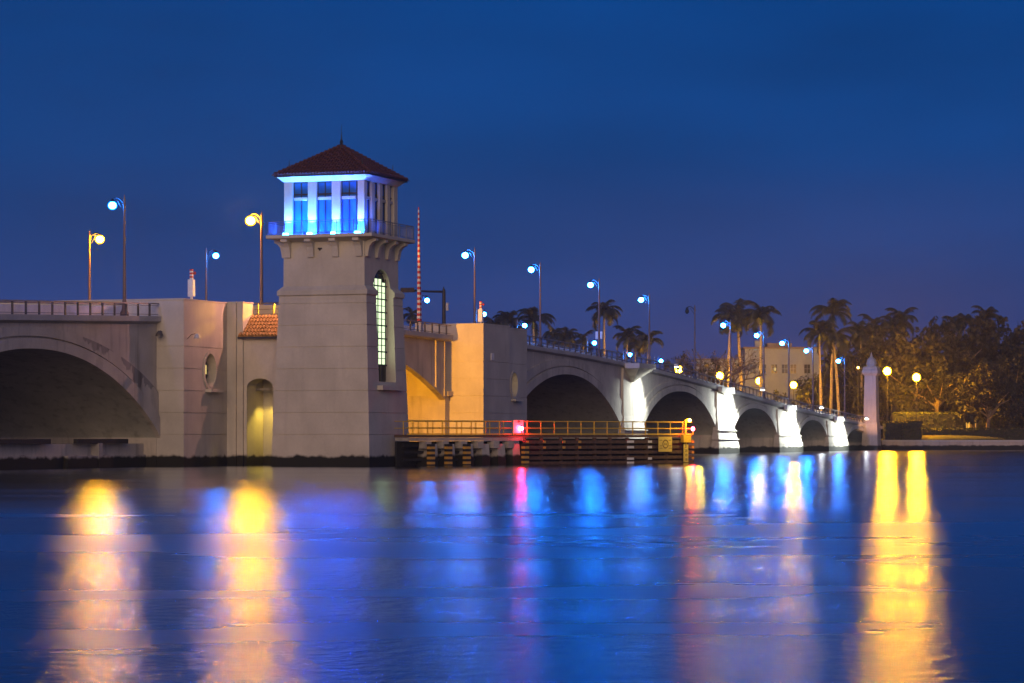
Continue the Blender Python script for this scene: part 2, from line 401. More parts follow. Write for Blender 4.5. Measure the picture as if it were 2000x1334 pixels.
def posts(r, u0, u1, sp, w=-.18):
    global post_me, n_posts
    rest = MB(); u = u0
    while u <= u1:
        if n_posts < 96:
            if post_me is None:
                p = POST.build('railing_post', 'rail_metal', r); post_me = p.data
            else:
                p = bpy.data.objects.new('railing_post', post_me); COL.objects.link(p); p.parent = r
            p.location = (u, w, zd(u)); n_posts += 1
        else:
            z = zd(u); rest.box((u-.07, w-.06, z-.02), (u+.07, w+.06, z+.905))
        u += sp
    if rest.v:
        tag(rest.build('railing_posts', 'rail_metal', bridge), kind='stuff')
ra = railing(-60, -.5, 1.9); posts(ra, -47.5, -.6, 1.9)
rb = railing(79.5, 257, 1.9); posts(rb, 80, 256.5, 1.9)

# bascule leaf between the two blocks
def leaf_z(u): x = abs(u-36)/26.6; return zd(u)-1.55-(4.9*x**2.1)
m = MB(); rr = []
for i in range(41):
    u = 9.6+(62.4-9.6)*i/40; rr.append([(u, .35, leaf_z(u)), (u, .35, zd(u)-.6), (u, 1.0, zd(u)-.6), (u, 1.0, leaf_z(u))])
m.rings(rr); m.build('leaf_girder', 'bridge_concrete', bridge)
for w0 in (7, 14, 20.4):
    m = MB(); m.rings([[(u_, w0+dw, z_) for dw, z_ in ((0, leaf_z(u_)), (0, zd(u_)-.6), (.6, zd(u_)-.6), (.6, leaf_z(u_)))] for u_ in [9.6+52.8*i/20 for i in range(21)]])
    m.build('leaf_girder', 'barrel', bridge)
m = MB()
for u in (59.6, 61.9): m.box((u, .22, max(leaf_z(u), leaf_z(u+.2))+.15), (u+.16, .349, zd(u)-.62))
m.build('girder_ribs', 'bridge_concrete', bridge)
strip('leaf_deck', 'asphalt', 9.5, 62.5, [(0, -.6), (BW, -.6), (BW, -.05), (0, -.05)])
strip('leaf_cornice', 'cap', 9.45, 62.55, [(0, -.62), (-.35, -.52), (-.42, -.44), (-.42, -.02), (.4, -.02), (.4, -.59)])
strip('leaf_barrier', 'barrier', 9.5, 62.5, [(2.62, -.3), (3.0, -.3), (2.92, .78), (2.7, .78)])
strip('sidewalk', 'barrier', 9.5, 62.5, [(.5, -.3), (2.6, -.3), (2.6, -.01), (.5, -.01)])
rc = railing(9.6, 62.4, 1.9); posts(rc, 10, 62, 1.9)

# bascule pier blocks (left one facing the viewer, right one beyond the channel)
GZ = [2.44, 4.15, 5.87, 7.6, 9.32]
def block(name, parts, ztop, gz, mat='stucco'):
    """parts: list of (u0,u1,w0,w1) rectangles fused in plan by separate courses"""
    objs = []
    for (u0, u1, w0, w1) in parts:
        m = MB(); prof = []
        cu, cw, hu, hw = (u0+u1)/2, (w0+w1)/2, (u1-u0)/2, (w1-w0)/2
        z = -1.6; prof.append((hu, hw, z))
        for g in gz:
            prof += [(hu, hw, g-.035), (hu-.05, hw-.05, g-.03), (hu-.05, hw-.05, g+.03), (hu, hw, g+.035)]
        prof += [(hu, hw, ztop-.12), (hu+.04, hw+.04, ztop-.11), (hu+.04, hw+.04, ztop)]
        m.sqrings((cu, cw), prof); objs.append(m.build(name, mat, bridge))
    return objs
WB, WC = -2.35, -3.65
LB = block('bascule_pier', [(-.35, 7.5, WB, BW)], 13.05, GZ)
LC = block('pier_wing', [(7.55, 9.45, WC, 4.0)], 13.12, GZ)
m = MB(); m.prism([(7.3+0.0, WB+.02), (7.56, WC+1.2), (7.56, WB+.3)], 'z', 1, 12.9)
# chamfered pilaster strip left of the wing
m = MB(); prof = []
m.box((7.35, -3.12, -1.5), (7.56, WB-.001, 13.1)); m.build('pilaster', 'stucco', bridge)
GR = [2.9, 4.6, 6.3, 8.0, 9.72]
RC = block('pier_wing', [(63.9, 71.5, -3.1, 4.0)], 13.5, GR)
RB = block('bascule_pier', [(71.52, 79.2, -2.2, BW)], 13.42, GR)
m = MB(); m.box((64.3, 4.0, -1.5), (71.5, BW, 11.6)); m.build('pier_core', 'bridge_concrete', bridge)
m = MB(); m.box((62.7, .5, -1.5), (63.85, BW-1, 6.3)); m.box((62.55, .1, 6.3), (63.86, 1.4, 6.75)); m.build('bearing_shelf', 'bridge_concrete', bridge)

def round_window(obj, u, wface, z, r, parent):
    c = MB(); pts = [(u+r*.78*math.cos(t*math.pi/14), z+r*math.sin(t*math.pi/14)) for t in range(28)]
    c.prism(pts, 'y', wface-.5, wface+.75); co = c.build('cutter', 'stucco', parent); cut(obj, co)
    g = MB(); g.prism([(u+(r*.79)*math.cos(t*math.pi/14), z+(r*1.01)*math.sin(t*math.pi/14)) for t in range(28)], 'y', wface+.70, wface+.73)
    w_ = g.build('round_window', 'window_dark', parent)
    f = MB()
    for i in range(-1, 2): f.box((u+i*.42-.03, wface+.60, z-r*.9), (u+i*.42+.03, wface+.69, z+r*.9))
    for i in range(-2, 3): f.box((u-r*.74, wface+.60, z+i*.42-.025), (u+r*.74, wface+.69, z+i*.42+.025))
    f.build('glazing_bars', 'frame_dark', w_)
    p = MB(); p.box((u-.45, wface+.52, z-.30), (u+.5, wface+.58, z+.42)); p.build('lit_pane', 'window_warm', w_)  # glowing patch stands in for the yellow highlight on the dark glass
    rg = MB(); rr = []
    for t in range(28):
        a = t*math.pi/14; ca, sa = math.cos(a), math.sin(a)
        rr.append([(u+r*.78*ca, wface-.10, z+r*sa), (u+(r+.22)*.82*ca, wface-.10, z+(r+.22)*sa), (u+(r+.22)*.82*ca, wface+.02, z+(r+.22)*sa), (u+r*.78*ca, wface+.02, z+r*sa)])
    rr.append(rr[0]); rg.rings(rr, caps=False); rg.build('surround', 'stucco', w_)
    s = MB(); s.box((u-.8, wface-.55, z-r-.45), (u+1.5, wface+.02, z-r-.22)); s.build('sill', 'stucco', w_)
round_window(LB[0], 4.2, WB, 7.55, 1.3, bridge)
round_window(RB[0], 75.2, -2.2, 7.6, 1.25, bridge)
m = MB(); m.box((66.0, -3.16, 9.9), (66.8, -3.10, 10.6)); m.build('notice_plate', 'white_paint', bridge)

# link wall with arched passage and lean-to tile roof
m = MB(); m.box((7.75, -8.9, -1.5), (9.45, WC-.001, 10.3))
link = m.build('link_wall', 'stucco', bridge)
c = MB(); pw0, pw1 = -6.2, -3.9; pts = [(pw1, -3), (pw1, 6.2)] + [((pw0+pw1)/2+(pw1-pw0)/2*math.cos(t*math.pi/12), 6.2+.75*math.sin(t*math.pi/12)) for t in range(1, 12)] + [(pw0, 6.2), (pw0, -3)]
c.prism(pts, 'x', 7, 11); cut(link, c.build('cutter', 'stucco', bridge))
m = MB(); m.box((11.2, -8.8, -1.5), (11.5, -3.2, 10.2)); m.box((9.46, -3.75, -1.5), (11.19, -3.3, 10.2)); m.build('passage_wall', 'stucco', bridge)
m = MB(); m.box((9.46, -6.3, 6.02), (9.6, -3.7, 6.2)); m.box((7.74, -8.9, 4.12), (7.76, -6.21, 4.18)); m.build('string_course', 'stain', bridge)
rf = MB(); rf.add([(7.35, -8.8, 10.32), (7.35, -3.3, 10.32), (9.3, -3.3, 12.0), (9.3, -8.8, 12.0), (7.35, -8.8, 10.2), (7.35, -3.3, 10.2), (9.3, -3.3, 10.3), (9.3, -8.8, 10.3)],
                  [(0,1,2,3), (7,6,5,4), (0,4,5,1), (1,5,6,2), (2,6,7,3), (3,7,4,0)])
roof = rf.build('lean_to_roof', 'tile_lit', bridge)
t_ = MB(); w = -8.7
while w < -3.3:
    for k in range(6):
        a0, a1 = k/6, (k+1)/6
        t_.tube([(7.28+2.0*a0, w, 10.34+1.72*a0+.045), (7.28+2.0*a1, w, 10.34+1.72*a1)], [.125, .10], 6)
    w += .29
t_.build('roof_tiles', 'tile_lit', roof)
m = MB(); m.box((7.28, -8.8, 10.12), (7.42, -3.3, 10.28)); m.build('eave_board', 'frame_dark', roof)
# walkway railing above the lean-to
m = MB()
for z in (13.0, 12.55, 12.15): m.box((9.6, -8.6, z), (9.68, WC-.05, z+(.12 if z == 13.0 else .05)))
for w in (-8.4, -6.9, -5.4, -4.0): m.box((9.55, w-.05, 12.0), (9.72, w+.05, 13.0))
m.build('walkway_railing', 'rail_metal', bridge)
m = MB(); m.box((9.5, -8.6, 11.7), (13.5, .3, 12.02)); m.build('walkway_slab', 'cap', bridge)
m = MB(); m.box((12.2, -8.6, 12.03), (12.5, -.5, 13.05)); m.build('walkway_wall', 'cap', bridge)

# pier buttresses, corbels and overlooks with their floodlights
PB = [(118.4, 124.6, 1.0), (158.6, 164.8, .95), (190.2, 200.6, .8), (220.0, 230.6, .65)]
spot_specs = []
for i, (u0, u1, k) in enumerate(PB):
    z0 = zd((u0+u1)/2); z3 = 3.0 if i < 2 else 2.3; m = MB(); rr = []; um = (u0+u1)/2
    for z, d, ea, eb in ((-1.5, 1.15, 2.1, 2.1), (.9, 1.1, 2.0, 2.0), (z3, .75, 1.2, 1.1), (z3+1.7, .42, .5, .2), (z0-2.3*k, .25, .1, .1), (z0-.62, .25, 0, .2)):
        rr.append([(u0-ea*k, .03, z), (u0-ea*k, -d*k, z), (u1+eb*k, -d*k, z), (u1+eb*k+.4*k, .03, z)])
    m.rings(rr); m.build('buttress', 'bridge_concrete', bridge)
    for g in (z3, z3-1.15):
        m = MB(); kk = (1, .62)[g == z3]; m.box((u0-(2.0 if g < z3 else 1.3)*k, -(1.12 if g < z3 else .98)*k, g-.05), (u1+(1.9 if g < z3 else 1.2)*k, .02, g+.05)); m.build('ledge', 'bridge_concrete', bridge)
    dd = 2.1 if i == 0 else .75; hw = 3.1*k; m = MB(); um = (u0+u1)/2
    m.rings([[(um-.1, -.5*k, z0-(2.2 if i == 0 else 1.0)), (um+.1, -.5*k, z0-(2.2 if i == 0 else 1.0)), (um+.1, .02, z0-(2.2 if i == 0 else 1.0)), (um-.1, .02, z0-(2.2 if i == 0 else 1.0))],
             [(um-hw, -dd, z0-.64), (um+hw, -dd, z0-.64), (um+hw, .02, z0-.64), (um-hw, .02, z0-.64)]])
    m.build('corbel', 'bridge_concrete', bridge)
    m = MB(); m.box((um-hw-.15, -dd-.15, z0-.64), (um+hw+.15, -.43, z0-.05)); m.build('overlook', 'cap', bridge)
    fu, fw_, fz = um+hw+2.2*k, -4.2, z0-.2
    fx = thing('floodlight', ['white floodlight shining down the first pier behind the yellow fender rail', 'white floodlight over the second lit pier, next to the biggest white glow',
               'white floodlight over the third lit pier counted from the tower', 'white floodlight over the last lit pier beside the stone pylon'][i], 'floodlight', bw(fu, fw_, fz), group='floodlights on the piers')
    m = MB(); m.box((-.25, -.22, -.12), (.3, .22, .22)); m.build('housing', 'pale_metal', fx)
    m = MB(); m.box((-.2, -.18, -.16), (.25, .18, -.13)); m.build('lens', 'white_flood', fx)
    m = MB(); m.tube([(-.1, 0, .2), (-.1, 2.0, .3), (-.1, 3.8, .1)], .05, 6); m.build('bracket', 'dark_metal', fx)
    ld = bpy.data.lights.new('flood_beam', 'SPOT'); ld.energy = [13000, 34000, 32000, 19000][i]; ld.color = (.93, 1, .93); ld.spot_size = R([90, 120, 124, 124][i]); ld.spot_blend = 1; ld.shadow_soft_size = .3
    lo = bpy.data.objects.new('flood_beam', ld); COL.objects.link(lo)
    p0 = bw(fu, fw_-.1, fz-.35); p1 = bw(um+1.6, -.6*k, max(1.6, z0-5.5)); lo.location = p0
    lo.rotation_euler = (p1-p0).to_track_quat('-Z', 'Y').to_euler()

# ------------------------------------------------------------------ bridge tender tower
UC, WCN = 8.25, -11.95
tower = thing('tender_tower', 'square bridge tender tower with blue lit lookout room and hipped tile roof', 'tower', bw(UC, WCN))
prof = [(4.25, -1.6), (4.2, 0)]
def th(z): return 4.2-.48*z/13.4
for g in [2.44, 4.15, 5.87, 7.58, 9.3, 11.0, 12.7]:
    prof += [(th(g), g-.035), (th(g)-.05, g-.03), (th(g)-.05, g+.03), (th(g), g+.035)]
prof += [(th(13.3), 13.3), (3.85, 13.4), (3.85, 13.72), (3.62, 13.95), (3.46, 14.1), (3.44, 17.7)]
m = MB(); m.sqrings((0, 0), prof); shaft = m.build('shaft', 'stucco', tower)
wu0, wu1, wz0, wz1 = -1.75, 1.75, 6.6, 13.9
def archpoly(x0, x1, z0, z1, rise, n=14):
    c_ = (x0+x1)/2; h = (x1-x0)/2
    return [(x0, z0), (x1, z0), (x1, z1)] + [(c_+h*math.cos(math.pi*t/n), z1+rise*math.sin(math.pi*t/n)) for t in range(1, n)] + [(x0, z1)]
c = MB(); c.prism(archpoly(wu0, wu1, wz0, wz1, 1.6), 'y', -5.5, -3.02); cut(shaft, c.build('cutter', 'stucco', tower))
m = MB(); m.prism(archpoly(wu0-.05, wu1+.05, wz0, wz1, 1.65), 'y', -3.06, -3.03); aw = m.build('arched_window', 'window_dark', tower)
m = MB()
for k in range(1, 8):
    zz0 = 7.3+ .0 + (k-1)*1.0
for r_ in range(14):
    z0 = 8.0+r_*.52; z1 = z0+.46
    for c_ in range(4):
        x0 = -1.5+c_*.76; x1 = x0+.68
        if z1 > 14.0 and c_ in (0, 3): z1 = min(z1, 14.5)
        if z1 > 15.3: continue
        if z0 > 14.55 and c_ in (0, 3): continue
        m.box((x0, -3.12, z0), (x1, -3.09, z1))
m.build('lit_panes', 'window_pale', aw)
m = MB()
for r_ in range(8): m.box((-1.74, -3.20, 7.92+r_*1.04), (1.74, -3.13, 8.02+r_*1.04))
for c_ in range(5): m.box((-1.6+c_*.76, -3.19, 6.7), (-1.54+c_*.76, -3.13, 15.0))
m.build('glazing_bars', 'frame_dark', aw)
m = MB(); m.box((-2.1, -4.45, 5.95), (2.1, -3.7, 6.3)); m.build('window_sill', 'stucco', aw)
# balcony slab, brackets
m = MB(); m.sqrings((0, 0), [(3.46, 17.55), (4.0, 17.72), (4.42, 17.80), (4.5, 17.84), (4.5, 18.08)]); m.build('balcony_slab', 'stucco', tower)
def bracket(face, t):
    m = MB(); hw = .26
    pl = [(3.40, 17.75), (4.35, 17.75), (4.35, 17.55), (4.05, 17.42), (3.82, 17.15), (3.72, 16.75), (3.66, 16.35), (3.40, 16.35)]
    ro = []
    for s in (-hw, hw):
        r = []
        for d, z in pl:
            p = (t+s, -d, z); a = face*math.pi/2; r.append((p[0]*math.cos(a)-p[1]*math.sin(a), p[0]*math.sin(a)+p[1]*math.cos(a), z))
        ro.append(r)
    m.rings(ro); m.build('bracket', 'stucco', tower)
for f in range(4):
    for t in (-3.05, -1.05, 1.05, 3.05): bracket(f, t)
m = MB(); m.box((-3.50, .15, 16.95), (-3.46, .5, 17.08)); m.box((-3.52, .28, 16.86), (-3.46, .38, 16.96)); m.build('wall_vent', 'dark_metal', tower)
# balcony railing
m = MB(); hb = 4.38
for sx, sy, ex, ey in ((-1, -1, 1, -1), (1, -1, 1, 1), (1, 1, -1, 1), (-1, 1, -1, -1)):
    a0 = Vector((sx*hb, sy*hb, 0)); b0 = Vector((ex*hb, ey*hb, 0))
    for z, r in ((19.15, .04), (18.98, .02), (18.22, .025)): m.tube([a0+Vector((0, 0, z)), b0+Vector((0, 0, z))], r, 6)
    for i in range(7):
        p = a0.lerp(b0, i/6); m.tube([p+Vector((0, 0, 18.05)), p+Vector((0, 0, 19.15))], .04, 6)
    for i in range(60):
        p = a0.lerp(b0, i/60); m.tube([p+Vector((0, 0, 18.22)), p+Vector((0, 0, 18.98))], .011, 4)
m.build('balcony_railing', 'rail_blue_grey', tower)
# lookout room
CH = 3.42; CZ0, CZ1 = 18.08, 22.35
m = MB(); m.box((-CH+.18, -CH+.18, CZ0), (CH-.18, CH-.18, CZ0+.12)); m.box((-CH+.5, -CH+.5, CZ0+.13), (CH-.5, CH-.5, CZ1)); m.build('room_core', 'frame_dark', tower)
def facept(face, t, d, z):
    a = face*math.pi/2; x, y = t, -d; return (x*math.cos(a)-y*math.sin(a), x*math.sin(a)+y*math.cos(a), z)
def fbox(m, face, t0, t1, d0, d1, z0, z1):
    p = facept(face, t0, d0, z0); q = facept(face, t1, d1, z1); m.box(p, q)
for f in range(4):
    nw = 3 if f in (1, 3) else 4
    pwid = .72 if nw == 3 else .56
    ww = (2*CH - (nw+1)*pwid)/nw
    for i in range(nw+1):
        if i == nw: continue
        m = MB(); t0 = -CH+i*(ww+pwid)
        if i == 0: fbox(m, f, t0, t0+pwid, CH-pwid, CH, CZ0, CZ1)
        else: fbox(m, f, t0, t0+pwid, CH-.35, CH, CZ0, CZ1)
        m.build('pillar', 'stucco', tower)
    for i in range(nw):
        t0 = -CH+pwid+i*(ww+pwid); t1 = t0+ww
        m = MB(); fbox(m, f, t0, t1, CH-.33, CH-.30, CZ0, CZ1-.05); wn = m.build('window', 'cabin_glass', tower)
        m = MB(); tm = (t0+t1)/2
        for a0, a1 in ((t0, t0+.07), (t1-.07, t1), (tm-.035, tm+.035)): fbox(m, f, a0, a1, CH-.31, CH-.22, CZ0, CZ1-.05)
        for z0, z1 in ((CZ0, CZ0+.3), (CZ1-.15, CZ1-.05), (CZ1-1.10, CZ1-.98)): fbox(m, f, t0+.07, t1-.07, CH-.30, CH-.23, z0, z1)
        m.build('window_frame', 'frame_dark', wn)
        m = MB(); fbox(m, f, t0+.08, t1-.08, CH-.31, CH-.10, CZ1-1.50, CZ1-1.28); m.build('transom_shelf', 'cap', wn)
m = MB(); m.sqrings((0, 0), [(CH+.02, CZ1-.05), (CH+.12, CZ1+.02), (CH+.25, CZ1+.15), (CH+.48, CZ1+.35), (CH+.50, CZ1+.42)]); m.build('soffit', 'white_paint', tower)
EZ, EH, AZ = CZ1+.42, CH+.58, 25.3
m = MB(); m.add([(-EH, -EH, EZ), (EH, -EH, EZ), (EH, EH, EZ), (-EH, EH, EZ), (0, 0, AZ)], [(3, 2, 1, 0), (0, 1, 4), (1, 2, 4), (2, 3, 4), (3, 0, 4)])
hip = m.build('hipped_roof', 'tile', tower)
m = MB()
for f in range(4):
    t = -EH+.14
    while t < EH:
        k = 1-abs(t)/EH; n_ = max(1, int(k*9))
        for j in range(n_):
            a0, a1 = k*j/n_, k*(j+1)/n_
            def PP(a, lift): return facept(f, t, EH*(1-a)+.16*(1-a), EZ+(AZ-EZ)*a+lift)
            m.tube([PP(a0, .085), PP(a1, .03)], [.12, .095], 5)
        t += .27
m.build('roof_tiles', 'tile', hip)
m = MB()
for sx, sy in ((-1, -1), (1, -1), (1, 1), (-1, 1)):
    for j in range(16):
        a0, a1 = j/16, (j+1)/16
        m.tube([(sx*EH*(1-a0), sy*EH*(1-a0), EZ+(AZ-EZ)*a0+.17), (sx*EH*(1-a1), sy*EH*(1-a1), EZ+(AZ-EZ)*a1+.10)], [.15, .11], 6)
m.build('hip_tiles', 'tile', hip)
m = MB()
for f in range(4):
    fbox(m, f, -EH, EH, EH-.06, EH+.05, EZ-.10, EZ-.005)
m.build('gutter', 'frame_dark', hip)
m = MB(); m.lathe((0, 0, AZ-.1), [(.25, 0), (.22, .2), (.10, .35), (.16, .5), (.06, .7), (.03, 1.1), (.008, 1.9)], 8)
for sx, sy in ((-1, 1), (1, -1), (-1, -1), (1, 1)): m.lathe((sx*EH*.78, sy*EH*.78, EZ+(AZ-EZ)*.22), [(.06, 0), (.05, .25), (.01, .75)], 6)
m.build('finial', 'dark_metal', hip)
# LED uplights at the foot of the pillars (a fitting and its beam each)
def beam(loc, target, energy, color, size=50, blend=.6, soft=.08):
    ld = bpy.data.lights.new('beam', 'SPOT'); ld.energy = energy; ld.color = color; ld.spot_size = R(size); ld.spot_blend = blend; ld.shadow_soft_size = soft
    lo = bpy.data.objects.new('beam', ld); COL.objects.link(lo); lo.location = loc
    lo.rotation_euler = (Vector(target)-Vector(loc)).to_track_quat('-Z', 'Y').to_euler(); return lo
ww3 = (2*CH-4*.72)/3
for i in range(4):
    t = CH-.36 - i*(ww3+.72)                 # the face seen by the viewer is the -u face; t runs along w
    m = MB(); m.box((-CH-.62, t-.18, CZ0+.005), (-CH-.38, t+.18, CZ0+.2)); fxu = m.build('uplight', 'led_blue', tower)
    cc = [(.32, .62, 1), (.20, .55, 1), (.20, .42, 1), (.22, .40, 1)][i]
    beam(bw(UC-CH-.50, WCN+t, CZ0+.25), bw(UC-CH+.05, WCN+t, CZ1), [700, 1300, 1200, 1200][i], cc, 62, .8, .05)
    beam(bw(UC-CH-.75, WCN+t-.9 if i < 3 else WCN+t+.5, CZ0+.25), bw(UC-CH, WCN+t-.9 if i < 3 else WCN+t+.2, CZ0+3.2), [800, 600, 400, 200][i],
         [(.0, .42, 1), (.0, .22, 1), (.0, .10, 1), (.0, .08, 1)][i], 110, .9, .1)
beam(bw(UC-CH+.8, WCN-CH-.7, CZ0+.25), bw(UC-CH+.8, WCN-CH, CZ1-.3), 600, (.02, .13, 1), 110, .9)

# ------------------------------------------------------------------ street lamps
def make_lamp(glow, hgt, side, r=.30):
    """side +1: arm reaches towards +w, -1: towards -w"""
    t = thing('street_lamp', 'lamp', 'street lamp', (0, 0, 0))
    m = MB(); m.lathe((0, 0, 0), [(.34, 0), (.34, .25), (.22, .45), (.16, 1.2), (.14, 1.25), (.085, hgt-.5), (.085, hgt-.25)], 10); m.build('pole', 'pole_metal', t, True)
    m = MB(); m.lathe((0, 0, hgt-.55), [(.13, 0), (.15, .08), (.10, .25), (.08, .55), (.02, .85)], 8); m.build('collar', 'pole_metal', t)
    m = MB(); pts = [(0, side*(.08+.95*x), hgt-.35+.42*math.sin(x*math.pi*.8)) for x in (0, .2, .4, .6, .8, 1)]; m.tube(pts, .05, 6)
    m.tube([(0, side*.08, hgt-.95), (0, side*.35, hgt-.55), (0, side*.6, hgt-.15)], .03, 6); m.build('arm', 'dark_metal', t)
    ez = hgt-.35+.42*math.sin(.8*math.pi)
    m = MB(); m.lathe((0, side*1.03, ez-.30), [(.20, .17), (.19, .22), (.12, .30), (.06, .36), (.05, .42)], 10); h_ = m.build('lamp_head', 'dark_metal', t)
    if glow:
        m = MB(); m.ball((0, side*1.03, ez-.42), r, 14, 10, .92); m.build('globe', glow, t, True)
    else:
        m = MB(); m.ball((0, side*1.03, ez-.45), .26, 12, 8, 1.3); m.build('globe', 'window_dark', t, True)
    return t
NEAR = [ (-300, 365, 'y', 'warm street lamp well left of the view on the near rail'), # photo x of pole, photo y of lamp light, colour
    (-60, 365, 'b', 'blue street lamp just left of the view on the near rail'),
    (243, 400, 'b', 'tall blue street lamp left of the tower, nearest and largest of the blue ones'),
    (511, 430, 'y', 'bright yellow street lamp standing directly left of the lookout room'),
    (927, 498, 'b', 'blue street lamp behind the yellow lit pier block'),
    (1055, 526, 'b', 'blue street lamp above the second palm clump, between the pier block and the tall palm'),
    (1170, 556, 'b', 'blue street lamp touching the crown of the lone tall palm'),
    (1268, 585, 'b', 'blue street lamp rising out of the low palms before the first lit pier'),
    (1357, 607, None, 'unlit dark street lamp between two lit blue ones'),
    (1427, 635, 'b', 'blue street lamp in front of the twin tall palms'),
    (1492, 655, 'b', 'blue street lamp above the left end of the white building'),
    (1541, 670, 'b', 'blue street lamp in front of the middle of the white building'),
    (1588, 685, 'b', 'blue street lamp at the right corner of the white building'),
    (1650, 705, 'b', 'blue street lamp farthest along the near rail, left of the stone pylon')]
protos = {}
for (x, y, colr, lab) in NEAR:
    if x < 0: u = {-60: -31.0, -300: -52.0}[x]; z = zd(u)+8.3
    else:
        u, z = onw(x, .35, y)
    h_ = z - zd(u) + .52
    key = (colr, round(h_, 1))
    t = make_lamp({'b': 'blue_glow_dim' if x < 300 else 'blue_glow', 'y': 'sodium_glow', None: None}[colr], h_, 1, .40 if colr == 'b' else .50)
    t.location = bw(u, .35, zd(u)-.02); t['label'] = lab; t['group'] = 'street lamps along the near rail'
FARS = [(403, 500, 'b', 'blue street lamp behind the pink lit pier, its arm reaching right'),
        (175, 468, 'y', 'yellow street lamp at far left over the arch, its arm reaching right'),
        (818, 587, 'b', 'blue street lamp light touching the foot of the striped gate arm'),
        (930, 614, 'b', 'blue street lamp light beside the short lit post on the pier block'),
        (1010, 636, 'b', 'blue street lamp light at the right shoulder of the pier block'),
        (1147, 670, 'b', 'blue street lamp light left of the small sign post'),
        (1217, 693, 'b', 'faint blue street lamp low behind the rail near the first lit pier'),
        (1278, 705, 'b', 'small violet blue street lamp left of the row of low yellow lamps')]
for i, (x, y, colr, lab) in enumerate(FARS):
    if i < 2:
        u, z = onw(x, BW-.3, y)
    else:
        u = {818: 150, 930: 174, 1010: 196, 1147: 232, 1217: 262, 1278: 290}[x]
        # these stand beyond the crest on the far side
        w_ = BW-.3
        u, z = onw(x, w_, y)
    h_ = z-zd(u)+.52
    if h_ < 2: h_ = 2.2
    t = make_lamp({'b': 'blue_glow_far', 'y': 'sodium_glow'}[colr], h_, -1, .46 if colr == 'y' else .36)
    t.location = bw(u, BW-.3, z+.52-h_); t['label'] = lab; t['group'] = 'street lamps along the far rail'

# ------------------------------------------------------------------ gate arms, signals, signs on the deck
ub, _ = onw(819, 1.2); _, zt = onw(819, 1.2, 405)
g = thing('barrier_gate', 'tall raised traffic gate arm with red and white stripes right of the tower', 'traffic gate', bw(ub, 1.2, zd(ub)))
hh = zt-zd(ub); m = MB(); n_ = 44
for i in range(n_):
    m.cur = i % 2; z0 = .9+(hh-.9)*i/n_; z1 = .9+(hh-.9)*(i+1)/n_; r0 = .17-.13*i/n_; x = -.03*i*0
    m.box((-r0*1.3-.004*i, -r0, z0), (r0*1.3-.004*i, r0, z1-.002))
m.build('gate_arm', ['white_band', 'red_paint'], g)
m = MB(); m.box((-.35, -.3, -.02), (.35, .3, 1.0)); m.build('gate_housing', 'pale_metal', g)
for (x, y0, y1, w_, lab) in ((374, 525, 583, -1.2, 'short white lit gate post with red light on the left pier block'), (939, 588, 630, -1.0, 'short warm lit gate post on the corner of the right pier block')):
    u_, zb = onw(x, w_, y1); _, zt = onw(x, w_, y0); zb = 13.05 if x < 500 else 13.5
    if x < 500: u_ = min(u_, 7.2)
    else: u_ = max(u_, 64.4)
    g = thing('gate_post', lab, 'gate post', bw(u_, w_, zb+.002)); hh = zt-zb
    m = MB(); m.cur = 0; m.box((-.08, -.08, 0), (.08, .08, .3)); m.box((-.22, -.22, .3), (.22, .22, hh*.66)); m.build('cabinet', 'white_band', g)
    m = MB()
    for i in range(6): m.cur = i % 2; m.box((-.11, -.11, hh*.66+i*hh*.055), (.11, .11, hh*.66+(i+1)*hh*.055-.003))
    m.build('arm_stub', ['white_band', 'red_paint'], g)
    m = MB(); m.ball((.0, -.28, hh*.86), .13, 10, 6); m.build('warning_light', 'red_paint', g)
us, _ = onw(867, 1.5); _, zt = onw(867, 1.5, 560)
g = thing('traffic_signal', 'black signal mast with horizontal arm right of the striped gate arm', 'traffic signal', bw(us, 1.5, zd(us)))
hh = zt-zd(us); m = MB(); m.lathe((0, 0, 0), [(.22, 0), (.2, .5), (.16, hh-.4), (.05, hh)], 10); m.build('mast', 'dark_metal', g)
m = MB(); m.tube([(0, .1, hh-.5), (0, 1.6, hh-.45), (0, 3.0, hh-.35), (0, 4.1, hh-.25)], [.12, .1, .08, .07], 8); m.build('mast_arm', 'dark_metal', g)
m = MB(); m.box((-.2, 3.1, hh-.5), (.2, 4.6, hh-.05)); m.build('signal_head', 'dark_metal', g)
m = MB(); m.box((-.12, -.5, hh-2.4), (.12, -.25, hh-1.6)); m.build('side_box', 'pale_metal', g)
for (x, y0, y1, lab) in ((1170, 645, 697, 'small white square sign on a pale post by the far palms'),):
    u_, zt = onw(x, 1.0, y0)
    g = thing('road_sign', lab, 'sign', bw(u_, 1.0, zd(u_))); hh = zt-zd(u_)
    m = MB(); m.tube([(0, 0, 0), (0, 0, hh)], .07, 8); m.build('post', 'pale_metal', g)
    m = MB(); m.box((-.06, -.42, hh-1.0), (.0, .42, hh-.15)); m.build('sign_board', 'white_paint', g)

